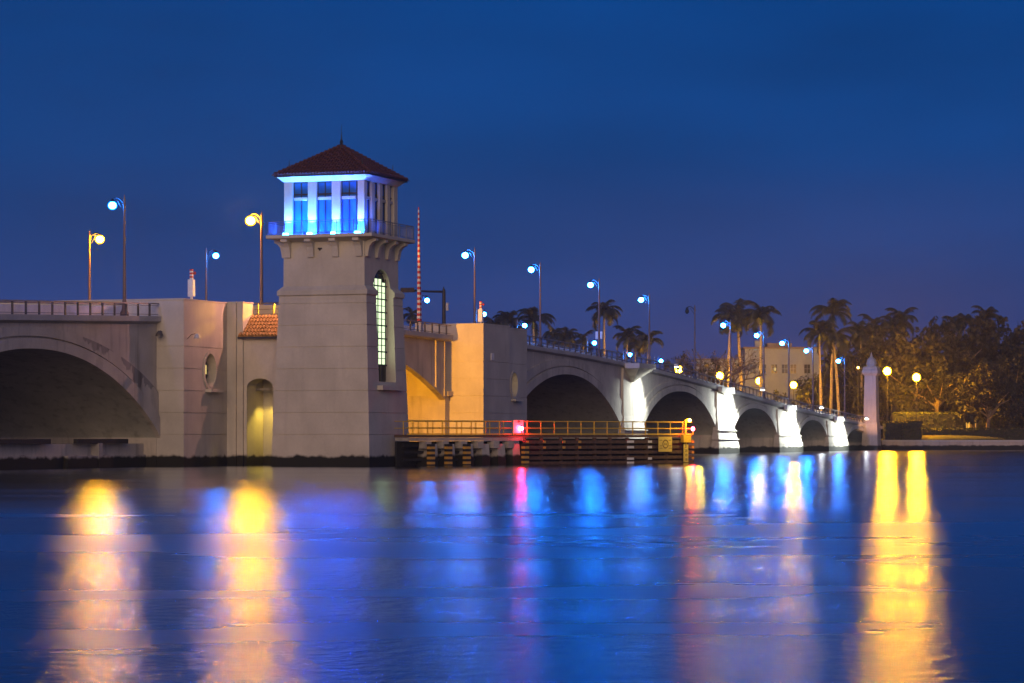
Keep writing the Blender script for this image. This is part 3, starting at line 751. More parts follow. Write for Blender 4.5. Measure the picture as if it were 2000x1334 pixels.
for (x, z0_, lab) in ((322, 9.9, 'small grey flood fixture on the dull left face of the near pier'), (372, 9.9, 'small grey flood fixture on a hooked arm above the round window')):
    if x < 350: p = bw(-.37, -.5, 10.35); rz_ = RZ
    else: p = bw(.25, WB-.01, 10.2); rz_ = RZ
    g = thing('wall_light', lab, 'wall light', p, rz_)
    if x < 350:
        m = MB(); m.tube([(0, 0, .1), (-.35, 0, .2), (-.6, -.1, .1)], .03, 6); m.build('arm', 'rail_metal', g)
        m = MB(); m.lathe((-.7, -.1, -.25), [(.3, 0), (.3, .1), (.2, .3), (.1, .42)], 10); m.build('shade', 'rail_metal', g)
    else:
        m = MB(); m.tube([(0, 0, -.3), (.0, -.35, .05), (0, -.7, .1)], .03, 6); m.build('arm', 'rail_metal', g)
        m = MB(); m.lathe((0, -.85, -.28), [(.26, 0), (.26, .1), (.18, .28), (.08, .38)], 10); m.build('shade', 'pale_metal', g)

# ------------------------------------------------------------------ fender with walkway
A0 = onY(792, 221.5); B0 = onY(1348, 246); dv = (B0-A0); dv.z = 0; FL = dv.length; fa = math.atan2(dv.y, dv.x)
fender = thing('fender', 'timber and concrete channel fender with yellow railed walkway', 'fender', (A0.x, A0.y, 0), fa)
def fx_(px):                                   # photo x to distance along the fender
    k = (px-1000)/F_PX; t = (k*A0.y-A0.x)/(dv.x-k*dv.y); return t*FL
m = MB(); m.box((0, -.2, 2.22), (FL, 1.3, 2.42)); m.build('walkway', 'wood', fender)
m = MB(); m.box((0, -.26, 2.44), (FL, -.16, 2.54)); m.build('toe_board', 'yellow_paint', fender)
m = MB()
for z in (2.98, 3.54): m.tube([(0, -.2, z), (FL, -.2, z)], .045, 8)
rl = m.build('hand_rail', 'yellow_paint', fender)
m = MB()
m.tube([(0, 1.25, 3.5), (fx_(1010), 1.25, 3.5)], .035, 6); m.tube([(0, 1.25, 2.95), (fx_(1010), 1.25, 2.95)], .035, 6)
m.build('back_rail', 'yellow_paint', fender)
x = 0.6
while x < FL:
    m = MB(); m.tube([(x, -.2, 2.4), (x, -.2, 3.54)], .05, 8); m.build('rail_post', 'yellow_paint', fender)
    if x < fx_(1010): m = MB(); m.tube([(x+.35, 1.25, 2.4), (x+.35, 1.25, 3.5)], .04, 6); m.build('back_post', 'yellow_paint', fender)
    x += 1.62
# concrete batter piles and caps in the near half
xe = fx_(1016)
m = MB(); m.box((0, -.35, 1.95), (xe, 1.2, 2.2)); m.build('cap_beam', 'pile_concrete', fender)
for i, px in enumerate((828, 862, 898, 930, 961, 990)):
    xx = fx_(px)
    m = MB(); m.box((xx-.35, -.55, 1.35), (xx+.3, .2, 1.93)); m.build('pile_bracket', 'pile_concrete', fender)
    if i >= 0:
        m = MB(); ln = .9
        m.rings([[(xx+.35, -.3, 1.7), (xx+1.15, -.3, 1.7), (xx+1.15, .9, 1.7), (xx+.35, .9, 1.7)], [(xx-.25-.0, -1.0, -1.2), (xx+.75, -1.0, -1.2), (xx+.75, .9, -1.2), (xx-.25, .9, -1.2)]])
        m.build('batter_pile', 'pile_concrete', fender)
    if i < 3 or i == 5:
        xp = xx if i < 3 else fx_(1012)
        m = MB()
        for k in range(9): m.cur = k % 2; m.box((xp-.26, -1.0, -.1+k*.2), (xp+.26, -.6, -.1+k*.2+.197))
        m.build('striped_pile', ['black_paint', 'orange_band'], fender)
m = MB()
for z in (.35, .95, 1.5): m.box((0, .25, z), (xe, .45, z+.22))
m.build('inner_wale', 'black_paint', fender)
m = MB(); m.box((0, 1.0, -1), (xe, 1.2, 1.9)); m.build('back_wall', 'black_paint', fender)
# timber wales in the far half
for z in (-.05, .38, .82, 1.26, 1.70):
    m = MB(); m.box((fx_(1019), -.42, z), (FL, -.18, z+.27)); m.build('wale', 'wood', fender)
m = MB(); m.box((fx_(1019), .2, -1), (FL-.3, .3, 2.1)); m.build('back_wall', 'black_paint', fender)
for px in (1023, 1056, 1094, 1126, 1160, 1190, 1224, 1262, 1300, 1340):
    m = MB(); xx = fx_(px); m.tube([(xx, -.05, -1.5), (xx, -.05, 2.2)], .17, 8); m.build('timber_pile', 'wood', fender)
for px, zs, mt, wd in ((1023, (1.75, 1.28, .85), 'orange_band', .28), (1056, (1.75, 1.28), 'orange_band', .34), (1094, (1.75, 1.28), 'orange_band', .34), (1125, (1.75, 1.28), 'orange_band', .34),
                       (1224, (1.75, 1.28, .30, -.05), 'white_band', .88), (1262, (1.75, 1.28, .3), 'white_band', .5), (1346, (1.72, 1.26, .8, .3), 'orange_band', .3)):
    xx = fx_(px)
    for z in zs: m = MB(); m.box((xx-wd/2, -.45, z), (xx+wd/2, -.425, z+.2)); m.build('reflector_plate', mt, fender)

def digits(txt, size, loc, rot, mat, name, parent=None):
    cu = bpy.data.curves.new(name, 'FONT'); cu.body = txt; cu.size = size; cu.extrude = .004; cu.align_x = 'CENTER'; cu.align_y = 'CENTER'
    tmp = bpy.data.objects.new(name+'_tmp', cu); COL.objects.link(tmp); bpy.context.view_layer.update()
    me = bpy.data.meshes.new_from_object(tmp.evaluated_get(bpy.context.evaluated_depsgraph_get())); bpy.data.objects.remove(tmp); bpy.data.curves.remove(cu)
    me.materials.clear(); me.materials.append(MATS[mat])
    o = bpy.data.objects.new(name, me); COL.objects.link(o); o.location = loc; o.rotation_euler = rot
    if parent: o.parent = parent
    return o
def fthing(name, lab, cat, px, y, z=0): 
    p = Vector((A0.x, A0.y, 0)) + dv.normalized()*fx_(px) + Vector((math.sin(fa), -math.cos(fa), 0))*(-y)
    p.z = z; return thing(name, lab, cat, p, fa)
g = fthing('warning_sign', 'yellow square sign with a ring emblem hung on the fender end', 'sign', 1289, -.60, .98)
m = MB(); m.box((-.86, -.03, 0), (.86, .03, 1.28)); m.build('sign_board', 'sign_yellow', g)
m = MB(); rr = []
for t in range(29):
    a = t*math.pi/14; rr.append([(r*math.cos(a), yy, .66+r*math.sin(a)) for r, yy in ((.30, -.035), (.38, -.035), (.38, -.045), (.30, -.045))])
m.rings(rr, caps=False); m.build('ring_emblem', 'sign_ink', g)
m = MB()
for z_, w_ in ((.98, .5), (.50, .55), (.30, .62)):
    for s in (-1, 1):
        random.seed(int(z_*100)+s); x0 = .42
        while x0 < .42+w_*.6:
            q = random.uniform(.04, .09); m.box((s*x0, -.04, z_-.02), (s*(x0+q), -.032, z_+.03)); x0 += q+.03
m.build('small_lettering', 'sign_ink', g)
m = MB(); m.box((-.13, -.04, .56), (-.08, -.032, .76)); m.box((.08, -.04, .56), (.13, -.032, .76)); m.box((-.13, -.04, .64), (.13, -.032, .68)); m.build('emblem_bars', 'sign_ink', g)
g = fthing('clearance_gauge', 'tall pale yellow clearance gauge board with numbers above the water', 'gauge board', 1329, -.62, 0)
m = MB(); m.box((-.3, -.03, .06), (.3, .03, 1.62)); m.build('gauge_board', 'sign_yellow', g)
for i, s in enumerate(('21', '20', '19', '18')):
    digits(s, .34, (0, -.036, 1.42-i*.38), (R(90), 0, 0), 'sign_dark', 'gauge_number', g)
m = MB()
for i in range(20): m.box((-.29, -.034, .1+i*.075), (-.22 if i % 5 else -.16, -.031, .12+i*.075))
m.build('gauge_ticks', 'sign_dark', g)
g = fthing('yellow_cabinet', 'bright yellow equipment box above the gauge board', 'utility box', 1329, -.60, 1.78)
m = MB(); m.box((-.5, -.2, 0), (.5, .15, .64)); m.build('box', 'yellow_paint', g)
m = MB(); m.box((-.53, -.23, .642), (.53, .18, .69)); m.build('lid', 'yellow_paint', g)
m = MB(); m.box((-.05, -.12, -.14), (.05, .1, -.002)); m.build('hanger', 'yellow_paint', g)
g = fthing('gauge_lamp', 'yellow lamp on a short post shining down over the gauge board', 'lamp', 1328, -.62, 2.47)
m = MB(); m.tube([(0, 0, 0), (0, 0, 1.25)], .10, 8); m.build('post', 'yellow_paint', g)
m = MB(); m.tube([(0, 0, 1.2), (.12, -.05, 1.32), (.26, -.1, 1.3)], .06, 6); m.build('arm', 'yellow_paint', g)
m = MB(); m.ball((.22, -.30, 1.22), .13, 12, 8); m.build('bulb', 'amber_glow', g)
p = g.matrix_basis @ Vector((.0, -1.6, 1.3)); ld = bpy.data.lights.new('gauge_beam', 'POINT'); ld.energy = 420; ld.color = (1, .62, .05); ld.shadow_soft_size = .1
lo = bpy.data.objects.new('gauge_beam', ld); COL.objects.link(lo); lo.location = p
for px, lab, zz in ((1342, 'red navigation light at the outer end of the fender', 2.45), (1010, 'red navigation light on the middle of the fender, before the pink plate', 2.45)):
    g = fthing('navigation_light', lab, 'navigation light', px, -.66 if px > 1100 else -.52, zz)
    m = MB(); m.tube([(0, 0, 0), (0, 0, .38)], .05, 8); m.build('stem', 'yellow_paint', g)
    m = MB(); m.ball((0, 0, .5), .15, 12, 8, 1.1); m.build('lens', 'red_glow', g)
    m = MB(); m.lathe((0, 0, .66), [(.13, 0), (.10, .06), (.02, .1)], 8); m.build('cap', 'dark_metal', g)
g = fthing('light_backplate', 'pale square plate lit pink behind the middle red light', 'sign', 1007, -.30, 2.56)
m = MB(); m.box((-.55, -.03, 0), (.55, .03, 1.08)); m.build('plate', 'white_paint', g)
m = MB(); m.box((-.08, -.045, .9), (.12, -.032, 1.04)); m.build('plate_mark', 'red_paint', g)

# ------------------------------------------------------------------ warm floodlights of the passage, and an added one for the channel
def flood(name, lab, u, w, z, tgt, energy, color, size, mat, soft=.15):
    g = thing(name, lab, 'floodlight', bw(u, w, z))
    m = MB(); m.box((-.2, -.2, -.12), (.2, .2, .12)); m.build('housing', 'dark_metal', g)
    m = MB(); m.box((-.15, -.15, -.15), (.15, .15, -.125)); m.build('lens', mat, g)
    d = (Vector(bw(*tgt))-Vector(bw(u, w, z))).normalized()
    beam(Vector(bw(u, w, z-.05))+d*.36, bw(*tgt), energy, color, size, .5, soft)
    return g
flood('floodlight', 'added yellow floodlight under the deck that turns the far pier yellow', 16, -1.2, 9.6, (64, 1, 7.5), 135000, (1, .38, .004), 40, 'olive_lamp', .12)  # invented lamp, gives the far pier its yellow light
flood('floodlight', 'yellow floodlight inside the arched passage beside the tower', 10.3, -5.9, 5.4, (10.6, -4.2, 1.5), 420, (1, .68, .08), 120, 'olive_lamp', .1)
flood('floodlight', 'yellow floodlight above the lean-to tile roof', 12.2, -6.3, 13.2, (8.6, -4.2, 11.2), 2600, (1, .48, .01), 120, 'olive_lamp', .1)

flood('floodlight', 'small pink floodlight high on the tower wall facing the near pier', 10.9, -8.25, 16.6, (3.5, -2.3, 9.0), 4200, (1, .42, .30), 75, 'lamp_small', .1)

# ------------------------------------------------------------------ shore: pylon, building, lamps, plants
wp = -1.2; up, _ = onw(1702, wp)
g = thing('stone_pylon', 'tall weathered stone pylon at the land end of the bridge', 'pylon', bw(up, wp, 0))
_, z1 = onw(1702, wp, 735)
m = MB(); m.sqrings((0, 0), [(1.3, -1), (1.25, 2.2), (1.16, 4.2), (1.1, 4.5)]); m.build('base', 'old_stone', g)
m = MB(); m.sqrings((0, 0), [(1.05, 4.5), (.92, 11.6), (.92, 11.9)]); m.build('shaft', 'old_stone', g)
m = MB(); m.sqrings((0, 0), [(.95, 11.9), (1.28, 12.3), (1.28, 12.7), (1.15, 12.9), (1.15, 13.2), (.95, 13.4)]); m.build('capital', 'old_stone', g)
m = MB(); m.lathe((0, 0, 13.4), [(.75, 0), (.85, .5), (.7, 1.1), (.25, 1.5), (.12, 1.9), (.02, 2.3)], 8); m.build('urn', 'old_stone', g)

pg = onY(1712, 450); pf = thing('added_flood', 'small floodlight added in front of the stone pylon to brighten it', 'floodlight', bw(up-7, -3.5, .25))
m = MB(); m.box((-.2, -.2, -1.2), (.2, .2, .2)); m.build('housing', 'dark_metal', pf)
beam(bw(up-7, -3.5, .6), bw(up, wp, 9), 3500, (1, .48, .24), 70, .8, .15)  # beam of the added lamp, warms the pylon's near face
Yb = 565; p = onY(1455, Yb); q = onY(1600, Yb)
g = thing('white_building', 'pale two storey building with dark square windows behind the palms', 'building', (p.x, Yb, 1.6), 0)
BWd = q.x-p.x; zr = onY(1500, Yb, 681).z-1.6
m = MB(); m.box((0, 0, 0), (BWd, 14, zr)); m.box((-9.5, 3, 0), (-.002, 13, zr-2.2)); bb = m.build('wall', 'wall_white', g)
m = MB(); m.box((-.3, -.3, zr), (BWd+.3, 14.3, zr+.35)); m.box((-9.8, 2.7, zr-2.2), (-.32, 13.3, zr-1.9)); m.box((4.6, 1, zr+.36), (9.5, 8, zr+1.15)); m.build('roof', 'stone_low', g)
m = MB(); m.box((2.2, 2, zr+.36), (3.2, 3.2, zr+1.7)); m.build('chimney', 'wall_white', g)
for i, xx in enumerate((1.0, 3.1, 5.3, 7.4, 9.1, 11.9)):
    zc_ = onY(1500, Yb, 729).z-1.6
    m = MB(); m.box((xx, -.04, zc_), (xx+1.15, -.005, zc_+1.75)); wn = m.build('window', 'window_dark', g)
    m = MB()
    for a0 in (xx-.08, xx+.54, xx+1.15): m.box((a0, -.09, zc_-.05), (a0+.07, -.045, zc_+1.8))
    m.box((xx-.08, -.10, zc_+.85), (xx+1.22, -.05, zc_+.92)); m.box((xx-.12, -.16, zc_-.14), (xx+1.27, -.002, zc_-.05)); m.build('frame', 'wall_white', wn)
    if i == 2: m = MB(); m.box((xx+.5, -.08, zc_+.5), (xx+.9, -.05, zc_+1.1)); m.build('lit_pane', 'window_warm', wn)
for i, xx in enumerate((.9, 4.0, 7.2, 10.4)):
    m = MB(); m.box((xx, -.04, .2+3.2), (xx+1.3, -.005, 5.8)); m.build('window', 'window_dark', g)

def shore_lamp(x, y, Y, mat, r, lab, grp):
    p = onY(x, Y, y); zg = 1.6; h_ = p.z-zg
    t = thing('shore_lamp', lab, 'street lamp', (p.x, p.y, zg), 0, grp)
    m = MB(); m.lathe((0, 0, 0), [(.25, 0), (.2, .6), (.10, 1.0), (.07, h_-.75), (.12, h_-.6)], 8); m.build('pole', 'dark_metal', t)
    m = MB(); m.lathe((0, 0, h_-.62), [(.10, 0), (.22, .12), (.24, .2)], 8); m.build('cradle', 'dark_metal', t)
    m = MB(); m.ball((0, 0, h_), r, 12, 8, 1.0); m.build('globe', mat, t, True)
    m = MB(); m.lathe((0, 0, h_+r*.9), [(.16, 0), (.08, .15), (.02, .35)], 8); m.build('finial', 'dark_metal', t)
shore_lamp(1733, 725, 478, 'sodium_shore', .78, 'left of the two big yellow globe lamps beside the stone pylon', 'big yellow globe lamps on the shore')
shore_lamp(1790, 737, 478, 'sodium_shore', .78, 'right of the two big yellow globe lamps beside the stone pylon', 'big yellow globe lamps on the shore')
shore_lamp(1789, 792, 520, 'lamp_small', .3, 'small low yellow lamp under the right big globe lamp', 'small lamps in the park')
for i, (x, y, Y) in enumerate(((1326, 722, 490), (1406, 734, 505), (1483, 744, 520), (1550, 752, 535))):
    shore_lamp(x, y, Y, 'sodium_far', .78, ['first and highest of the four yellow lamps seen just over the bridge rail', 'second of the four yellow lamps over the bridge rail, under the bare tree',
               'third of the four yellow lamps over the bridge rail, left of the white building', 'fourth of the four yellow lamps over the bridge rail, below the white building'][i], 'yellow lamps along the shore road')
for (x, y, Y, lab) in ((1872, 796, 545, 'small pale lamp left of the lit doorway in the park'), (1952, 801, 545, 'small yellow lamp between the two lit doorways'), (1676, 718, 500, 'tiny pale lamp just left of the stone pylon')):
    shore_lamp(x, y, Y, 'lamp_small', .22, lab, 'small lamps in the park')

# low house with lit doorways behind the trees
p = onY(1730, 575); q = onY(2040, 575)
g = thing('park_pavilion', 'low warm lit house with glowing doorways behind the park trees', 'building', (p.x, 575, 1.6), 0)
L_ = q.x-p.x
m = MB(); m.box((0, 0, 0), (L_, 9, 6.2)); m.build('wall', 'stone_low', g)
m = MB(); m.box((-.4, -.6, 6.2), (L_+.4, 9.4, 6.7)); m.build('roof', 'tile', g)
for x0, x1, z0_, z1_ in ((1868, 1874, 2.0, 4.6), (1884, 1894, .8, 4.4), (1902, 1906, 1, 4.2), (1969, 1977, 1.8, 5.0), (1982, 1990, 1.8, 4.8)):
    a0 = onY(x0, 575).x-p.x; a1 = onY(x1, 575).x-p.x
    m = MB(); m.box((a0, -.06, z0_), (a1, -.01, z1_)); d_ = m.build('doorway', 'door_glow', g)
    m = MB(); m.box(((a0+a1)/2-.05, -.12, z0_), ((a0+a1)/2+.05, -.07, z1_)); m.box((a0, -.12, z0_+1.3), (a1, -.07, z0_+1.42)); m.build('door_frame', 'frame_dark', d_)

# ---------------- plants
def rnd_dir():
    while True:
        v = Vector((random.uniform(-1, 1), random.uniform(-1, 1), random.uniform(-1, 1)))
        if .05 < v.length < 1: return v.normalized()
def leaf_quads(m, c, rad, n, s0, s1):
    for _ in range(n):
        p = c + rnd_dir()*rad*random.uniform(.25, 1); a = rnd_dir(); b = a.cross(rnd_dir()).normalized(); s = random.uniform(s0, s1)
        m.add([p-a*s, p+b*s*.55, p+a*s, p-b*s*.55], [(0, 1, 2, 3)])
def make_tree(seed, H_, Rw, mat='leaf', n_cl=95, low=.28):
    random.seed(seed); t = thing('broadleaf_tree', 'tree', 'tree', (0, 0, 0), 0)
    m = MB(); top = Vector((random.uniform(-.6, .6), random.uniform(-.6, .6), H_*.5))
    m.tube([(0, 0, -.3), (.1, 0, H_*.18), tuple(top*.7), tuple(top)], [.55, .4, .32, .22], 8)
    for i in range(9):
        a = i*2.4+random.random(); z0 = H_*random.uniform(.2, .48); l_ = Rw*random.uniform(.5, .85)
        s = Vector((top.x*z0/top.z, top.y*z0/top.z, z0)); e = s+Vector((math.cos(a)*l_, math.sin(a)*l_, H_*random.uniform(.15, .38)))
        m.tube([s, s.lerp(e, .5)+Vector((0, 0, .5)), e], [.2, .13, .05], 6)
    m.build('trunk', 'bark', t)
    m = MB(); m.v = []
    lobes = [(Vector((math.cos(a)*Rw*.52, math.sin(a)*Rw*.52, H_*random.uniform(.5, .74))), Rw*random.uniform(.36, .55)) for a in [k*1.05+random.random() for k in range(6)]]
    lobes += [(Vector((random.uniform(-1.5, 1.5), random.uniform(-1.5, 1.5), H_*random.uniform(.78, .88))), Rw*.42)]
    lobes += [(Vector((math.cos(a)*Rw*.7, math.sin(a)*Rw*.7, H_*random.uniform(low, .45))), Rw*.3) for a in (0.3, 1.9, 3.3, 4.9)]
    for k in range(n_cl):
        c_, r_ = lobes[k % len(lobes)]; d = rnd_dir(); d.z *= .8
        c = c_ + d*r_*random.uniform(.6, 1.05)
        leaf_quads(m, c, random.uniform(.8, 1.5), 46, .22, .46)
    m.build('crown', mat, t, fix=False); return t
def make_palm(seed, H_, lean=.6, nf=17, L_=4.6, young=False):
    random.seed(seed); t = thing('royal_palm', 'palm', 'palm tree', (0, 0, 0), 0)
    a = random.uniform(0, 6.28); top = Vector((math.cos(a)*lean, math.sin(a)*lean, H_)); m = MB()
    m.tube([(0, 0, -.3), (top.x*.1, top.y*.1, H_*.2), (top.x*.4, top.y*.4, H_*.55), tuple(top)], [.34, .26, .27, .17], 8); m.build('trunk', 'palm_trunk', t, True)
    m = MB(); m.tube([tuple(top), tuple(top+Vector((0, 0, .8))), tuple(top+Vector((0, 0, 1.7)))], [.19, .2, .10], 8); m.build('crownshaft', 'crownshaft', t, True)
    c = top+Vector((0, 0, 1.5)); m = MB()
    for i in range(nf):
        az = i*2.399+random.uniform(-.2, .2); el = R(random.choice((78, 60, 45, 30, 12, -10)) + random.uniform(-8, 8)); l_ = L_*random.uniform(.85, 1.1)
        pts = []; p = c.copy(); e = el; st = l_/9
        for k in range(10):
            pts.append(p.copy()); d = Vector((math.cos(az)*math.cos(e), math.sin(az)*math.cos(e), math.sin(e))); p = p+d*st; e -= R(9+k*1.6)
        m.tube(pts, [.06-.005*k for k in range(10)], 4)
        side = Vector((-math.sin(az), math.cos(az), 0))
        for k in range(1, 10):
            for sub in range(4):
                q = pts[k-1].lerp(pts[k], sub/4); tt = (k-1+sub/4)/9; ll = (1.25*math.sin(math.pi*min(1, tt*.85+.15))+.12)
                dd = (pts[k]-pts[k-1]).normalized()
                for sd in (-1, 1):
                    tip = q+side*sd*ll*.80+dd*ll*.35+Vector((0, 0, -ll*random.uniform(.25, .75)))
                    m.add([q-dd*.12, q+dd*.16, tip], [(0, 1, 2)])
    m.build('fronds', 'frond', t, fix=False); return t
tp = [make_palm(11, 12, .5), make_palm(12, 12, 1.2, 15, 4.9), make_palm(13, 12, .3, 19, 4.3), make_palm(14, 12, .9, 13, 4.6), make_palm(15, 12, .7, 21, 4.0), make_palm(16, 12, 1.0, 16, 5.2)]
tt = [make_tree(21, 14, 6.5), make_tree(22, 14, 7.2, 'leaf_dark'), make_tree(23, 14, 6.0, 'leaf', 80)]
used = set()
def put(proto_list, idx, loc, s, rz, lab, grp, sz=None):
    pr = proto_list[idx]
    o = pr if pr.name not in used else copy_tree(pr)
    used.add(pr.name if o is pr else o.name)
    o.location = loc; o.rotation_euler = (0, 0, rz); o.scale = (s, s, sz or s); o['label'] = lab; o['group'] = grp; return o
PALMS = [  # x, y of crown centre, Y distance, scale of crown, label
    (1180, 604, 500, 1.0, 'lone tall palm standing above the others beside the blue lamp'),
    (1047, 622, 500, 1.0, 'tall palm just right of the pier block top'),
    (990, 625, 520, .9, 'palm half hidden behind the right shoulder of the pier block'),
    (958, 628, 540, .8, 'leftmost palm showing over the pier block'),
    (1105, 655, 520, .8, 'low palm between the pier block palms and the lone tall palm'),
    (1135, 660, 540, .8, 'low palm to the left of the small sign post'),
    (1085, 650, 545, .75, 'dark palm under the second blue lamp'),
    (1215, 655, 505, .85, 'low palm left of the pair in front of the first lit pier'),
    (1262, 663, 500, .85, 'low palm right of the pair in front of the first lit pier'),
    (1240, 668, 520, .75, 'small palm between the low pair'),
    (1418, 616, 520, 1.15, 'left one of the three tall palms left of the white building'),
    (1450, 606, 530, 1.25, 'middle one of the three tall palms left of the white building'),
    (1486, 612, 515, 1.15, 'right one of the three tall palms left of the white building'),
    (1622, 606, 520, 1.1, 'tallest palm right of the white building, top frond standing up'),
    (1604, 645, 500, 1.0, 'palm with brightly lit yellow trunk right of the white building'),
    (1640, 652, 510, 1.0, 'broad dark palm under the tallest one'),
    (1684, 645, 520, 1.0, 'palm above the last blue lamp'),
    (1712, 632, 530, .95, 'palm directly above the stone pylon'),
    (1742, 628, 530, .9, 'palm above the left big globe lamp'),
    (1772, 622, 540, 1.05, 'palm poking out highest above the globe lamps'),
    (1868, 632, 540, .8, 'small palm top breaking the tree line right of the globe lamps'),
    (1885, 620, 550, .8, 'narrow palm top in the middle of the right tree line'),
    (1932, 616, 540, 1.0, 'palm poking out highest at the right of the tree line'),
    (800, 612, 620, .7, 'dark palm seen between the tower and the signal mast')]
for i, (x, y, Y, s, lab) in enumerate(PALMS):
    p = onY(x, Y, y); zg = 1.6; Ht = p.z-zg; sz = Ht/(13.9)
    o = put(tp, (i*5+2) % 6, (p.x, p.y, zg), s, i*1.3, lab, 'palms on the far shore')
    o.scale = (s, s, s); o.location.z = zg
    # raise the crown with its own trunk length: shift parts up and stretch the trunk
    lift = (Ht - 13.9*s)/s
    for ch in o.children:
        if ch.name.startswith('trunk'):
            ch.scale = (1, 1, (12+lift)/12)
        else: ch.location.z = lift
random.seed(5)
TREES = [(1690, 650, 545), (1745, 640, 520), (1785, 660, 500), (1820, 640, 540), (1850, 645, 510), (1880, 640, 540), (1915, 632, 520), (1950, 640, 545), (1985, 632, 520), (2030, 640, 540), (1975, 700, 490), (1900, 690, 500),
         (1720, 690, 560), (1640, 700, 560), (1770, 700, 560), (1930, 720, 480), (1830, 700, 495)]
TL = ['tree behind the stone pylon', 'tree lit yellow right behind the left big globe lamp', 'tree lit yellow around the right big globe lamp', 'tall tree right of the globe lamps', 'broad tree in the middle of the park',
      'dark tree left of the lit doorways', 'tall dark tree above the lit doorways', 'dark tree at the centre of the right tree line', 'tall dark tree near the right edge', 'tree cut by the right edge of the view',
      'low spreading tree in front of the right doorways', 'low tree before the left lit doorway', 'dim tree far behind the pylon', 'dim tree between the last blue lamp and the palms', 'dim tree seen between the two globe lamps', 'low dark tree on the lawn at right', 'loose tree with leaves catching yellow light']
for i, ((x, y, Y), lab) in enumerate(zip(TREES, TL)):
    p = onY(x, Y, y-4); Ht = p.z-1.6; s = Ht/14*1.02
    put(tt, i % 3, (p.x, p.y, 1.6), min(s, 1.35), i*1.9, lab, 'trees in the shore park', s)
# shrubs on the far shore left of the palms
for i, (x, y, Y, s) in enumerate(((1300, 700, 560, .6), (1345, 696, 570, .6), (1395, 700, 560, .6), (1075, 668, 580, .9), (1010, 640, 590, .9), (1140, 680, 560, .7), (1205, 690, 560, .7), (965, 632, 600, 1.0), (1590, 735, 540, .5), (1430, 735, 530, .4), (1520, 765, 525, .35), (800, 640, 640, .6))):
    p = onY(x, Y, y); Ht = p.z-1.6
    put(tt, (i+1) % 3, (p.x, p.y, 1.6), max(.55, s), i*2.3, ['bushy tree left of the first low yellow lamp', 'bushy tree behind the unlit lamp', 'bushy tree behind the bare tree', 'dark tree mass below the second blue lamp', 'dark tree mass above the right shoulder of the pier block',
        'dark tree left of the lone tall palm trunk', 'dark tree behind the small sign post', 'dark tree over the lit gate post', 'shrub at the right foot of the white building', 'shrub at the left foot of the white building', 'small shrub in front of the white building', 'small dark tree right of the tower'][i], 'trees behind the bridge', Ht/14)
# bare tree
def bare(seed, lab, loc, s):
    random.seed(seed); t = thing('bare_tree', lab, 'tree', loc, 0); m = MB(); tips = []
    def grow(p, d, l_, r, n_):
        q = p+d*l_; mid = p.lerp(q, .5)+rnd_dir()*l_*.07; m.tube([p, mid, q], [r, r*.8, r*.62], 5)
        if n_ == 0: tips.append(q); return
        for _ in range(3 if n_ > 1 else 4):
            dd = (d+rnd_dir()*.85); dd.z = abs(dd.z)*.7+.12; grow(q, dd.normalized(), l_*random.uniform(.62, .82), r*.58, n_-1)
    grow(Vector((0, 0, -.2)), Vector((0, 0, 1)), 7.2*s, .55*s, 0)
    for a in (0.2, 1.5, 2.9, 4.0, 5.2): grow(Vector((0, 0, (6.4+a*.2)*s)), Vector((math.cos(a)*.9, math.sin(a)*.9, .75)).normalized(), 3.6*s, .30*s, 4)
    m.build('branches', 'bark', t)
    m = MB()
    for q in tips[::4]: leaf_quads(m, q, .4, 2, .12, .25)
    m.build('last_leaves', 'leaf', t, fix=False)
p = onY(1400, 478); bare(3, 'leafless spreading tree lit yellow by the low lamps', (p.x, p.y, 1.6), 1.05)

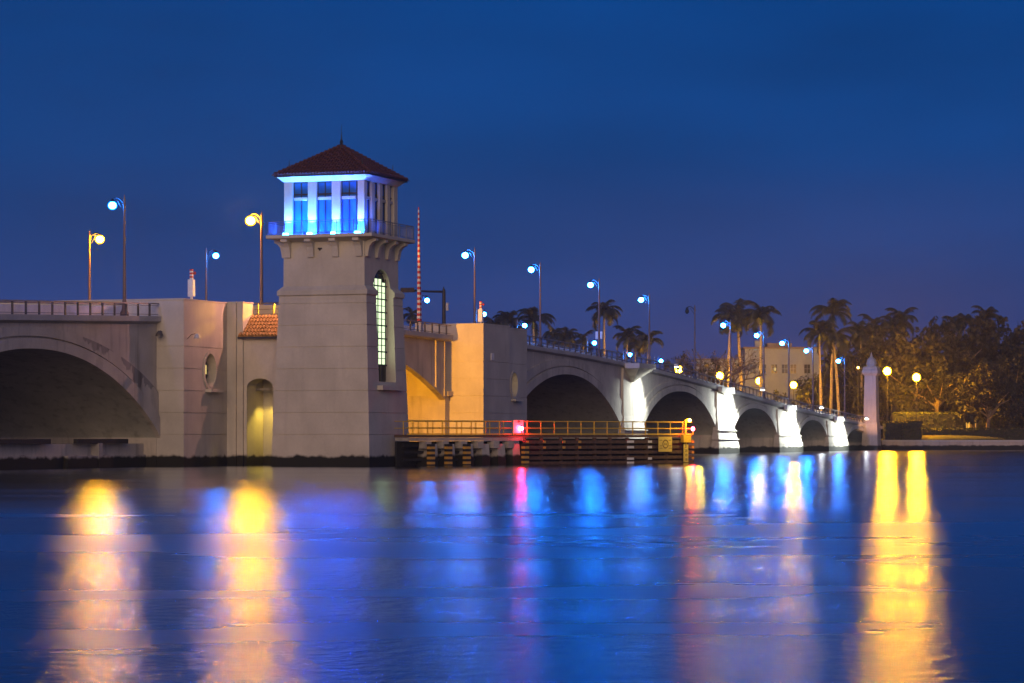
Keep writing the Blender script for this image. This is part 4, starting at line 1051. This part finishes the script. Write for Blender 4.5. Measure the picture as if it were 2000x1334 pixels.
# hedges and mound at the right
def hedge(x0, x1, ytop, Y, dep, lab, seed, zb=1.55):
    random.seed(seed); a_ = onY(x0, Y); b_ = onY(x1, Y); zt = onY(x0, Y, ytop).z; t = thing('hedge', lab, 'hedge', (a_.x, Y, zb), 0, 'clipped hedges by the seawall')
    Lh = b_.x-a_.x; hh = zt-zb; m = MB(); m.box((.15, .15, 0), (Lh-.15, dep-.15, hh-.15)); m.build('core', 'leaf_dark', t)
    m = MB(); n_ = int(Lh*hh*26+Lh*dep*18)
    for _ in range(n_):
        if random.random() < .55: p = Vector((random.uniform(0, Lh), random.uniform(0, .2), random.uniform(0, hh)))
        else: p = Vector((random.uniform(0, Lh), random.uniform(0, dep), hh+random.uniform(-.1, .12)))
        leaf_quads(m, p, .12, 1, .12, .26)
    m.build('foliage', 'hedge_leaf', t, fix=False)
hedge(1728, 1765, 825, 470, 3.5, 'clipped hedge nearest the stone pylon', 1)
hedge(1762, 1802, 824, 469, 3.2, 'clipped hedge right of the one at the pylon', 2)
hedge(1748, 1885, 807, 482, 4, 'long clipped hedge behind the two low ones', 3)
hedge(1912, 2040, 819, 488, 3, 'long low dark hedge at the right edge', 4)
hedge(1800, 2040, 838, 476, 2, 'low ground hedge in front of the stone garden wall', 6)
p = onY(1828, 484); q = onY(2040, 484)
g = thing('garden_wall', 'low stone balustrade wall across the park lawn', 'wall', (p.x, 484, 1.55), 0)
m = MB(); m.box((0, 0, 0), (q.x-p.x, .4, 1.9)); m.build('wall', 'stone_low', g)
m = MB(); m.box((-.1, -.1, 1.902), (q.x-p.x, .5, 2.08)); m.build('coping', 'stone_low', g)
md = MB(); c_ = onY(1840, 474); rr = []
for i in range(9):
    a = i/8*math.pi/2; rr.append([(c_.x+11*math.cos(a)*math.cos(t*math.pi/12), c_.y+5*math.cos(a)*math.sin(t*math.pi/12), 1.5+.9*math.sin(a)) for t in range(24)])
md.rings(rr); tag(md.build('grass_mound', 'lawn', None, True), kind='structure')

# ------------------------------------------------------------------ thin haze added to imitate the lens glow round the lamps
hz = MB(); hz.box((-160, -6, -2.5), (260, 900, 45)); hzo = hz.build('haze', 'water'); tag(hzo, kind='stuff')
hm = new_mat('haze_air'); t_ = hm.node_tree; o_ = t_.nodes.new('ShaderNodeOutputMaterial'); v_ = t_.nodes.new('ShaderNodeVolumePrincipled')
v_.inputs['Color'].default_value = (.9, .9, .9, 1); v_.inputs['Density'].default_value = .0002; v_.inputs['Anisotropy'].default_value = .2
t_.links.new(v_.outputs[0], o_.inputs['Volume']); hzo.data.materials.clear(); hzo.data.materials.append(hm)
SC.cycles.volume_bounces = 0
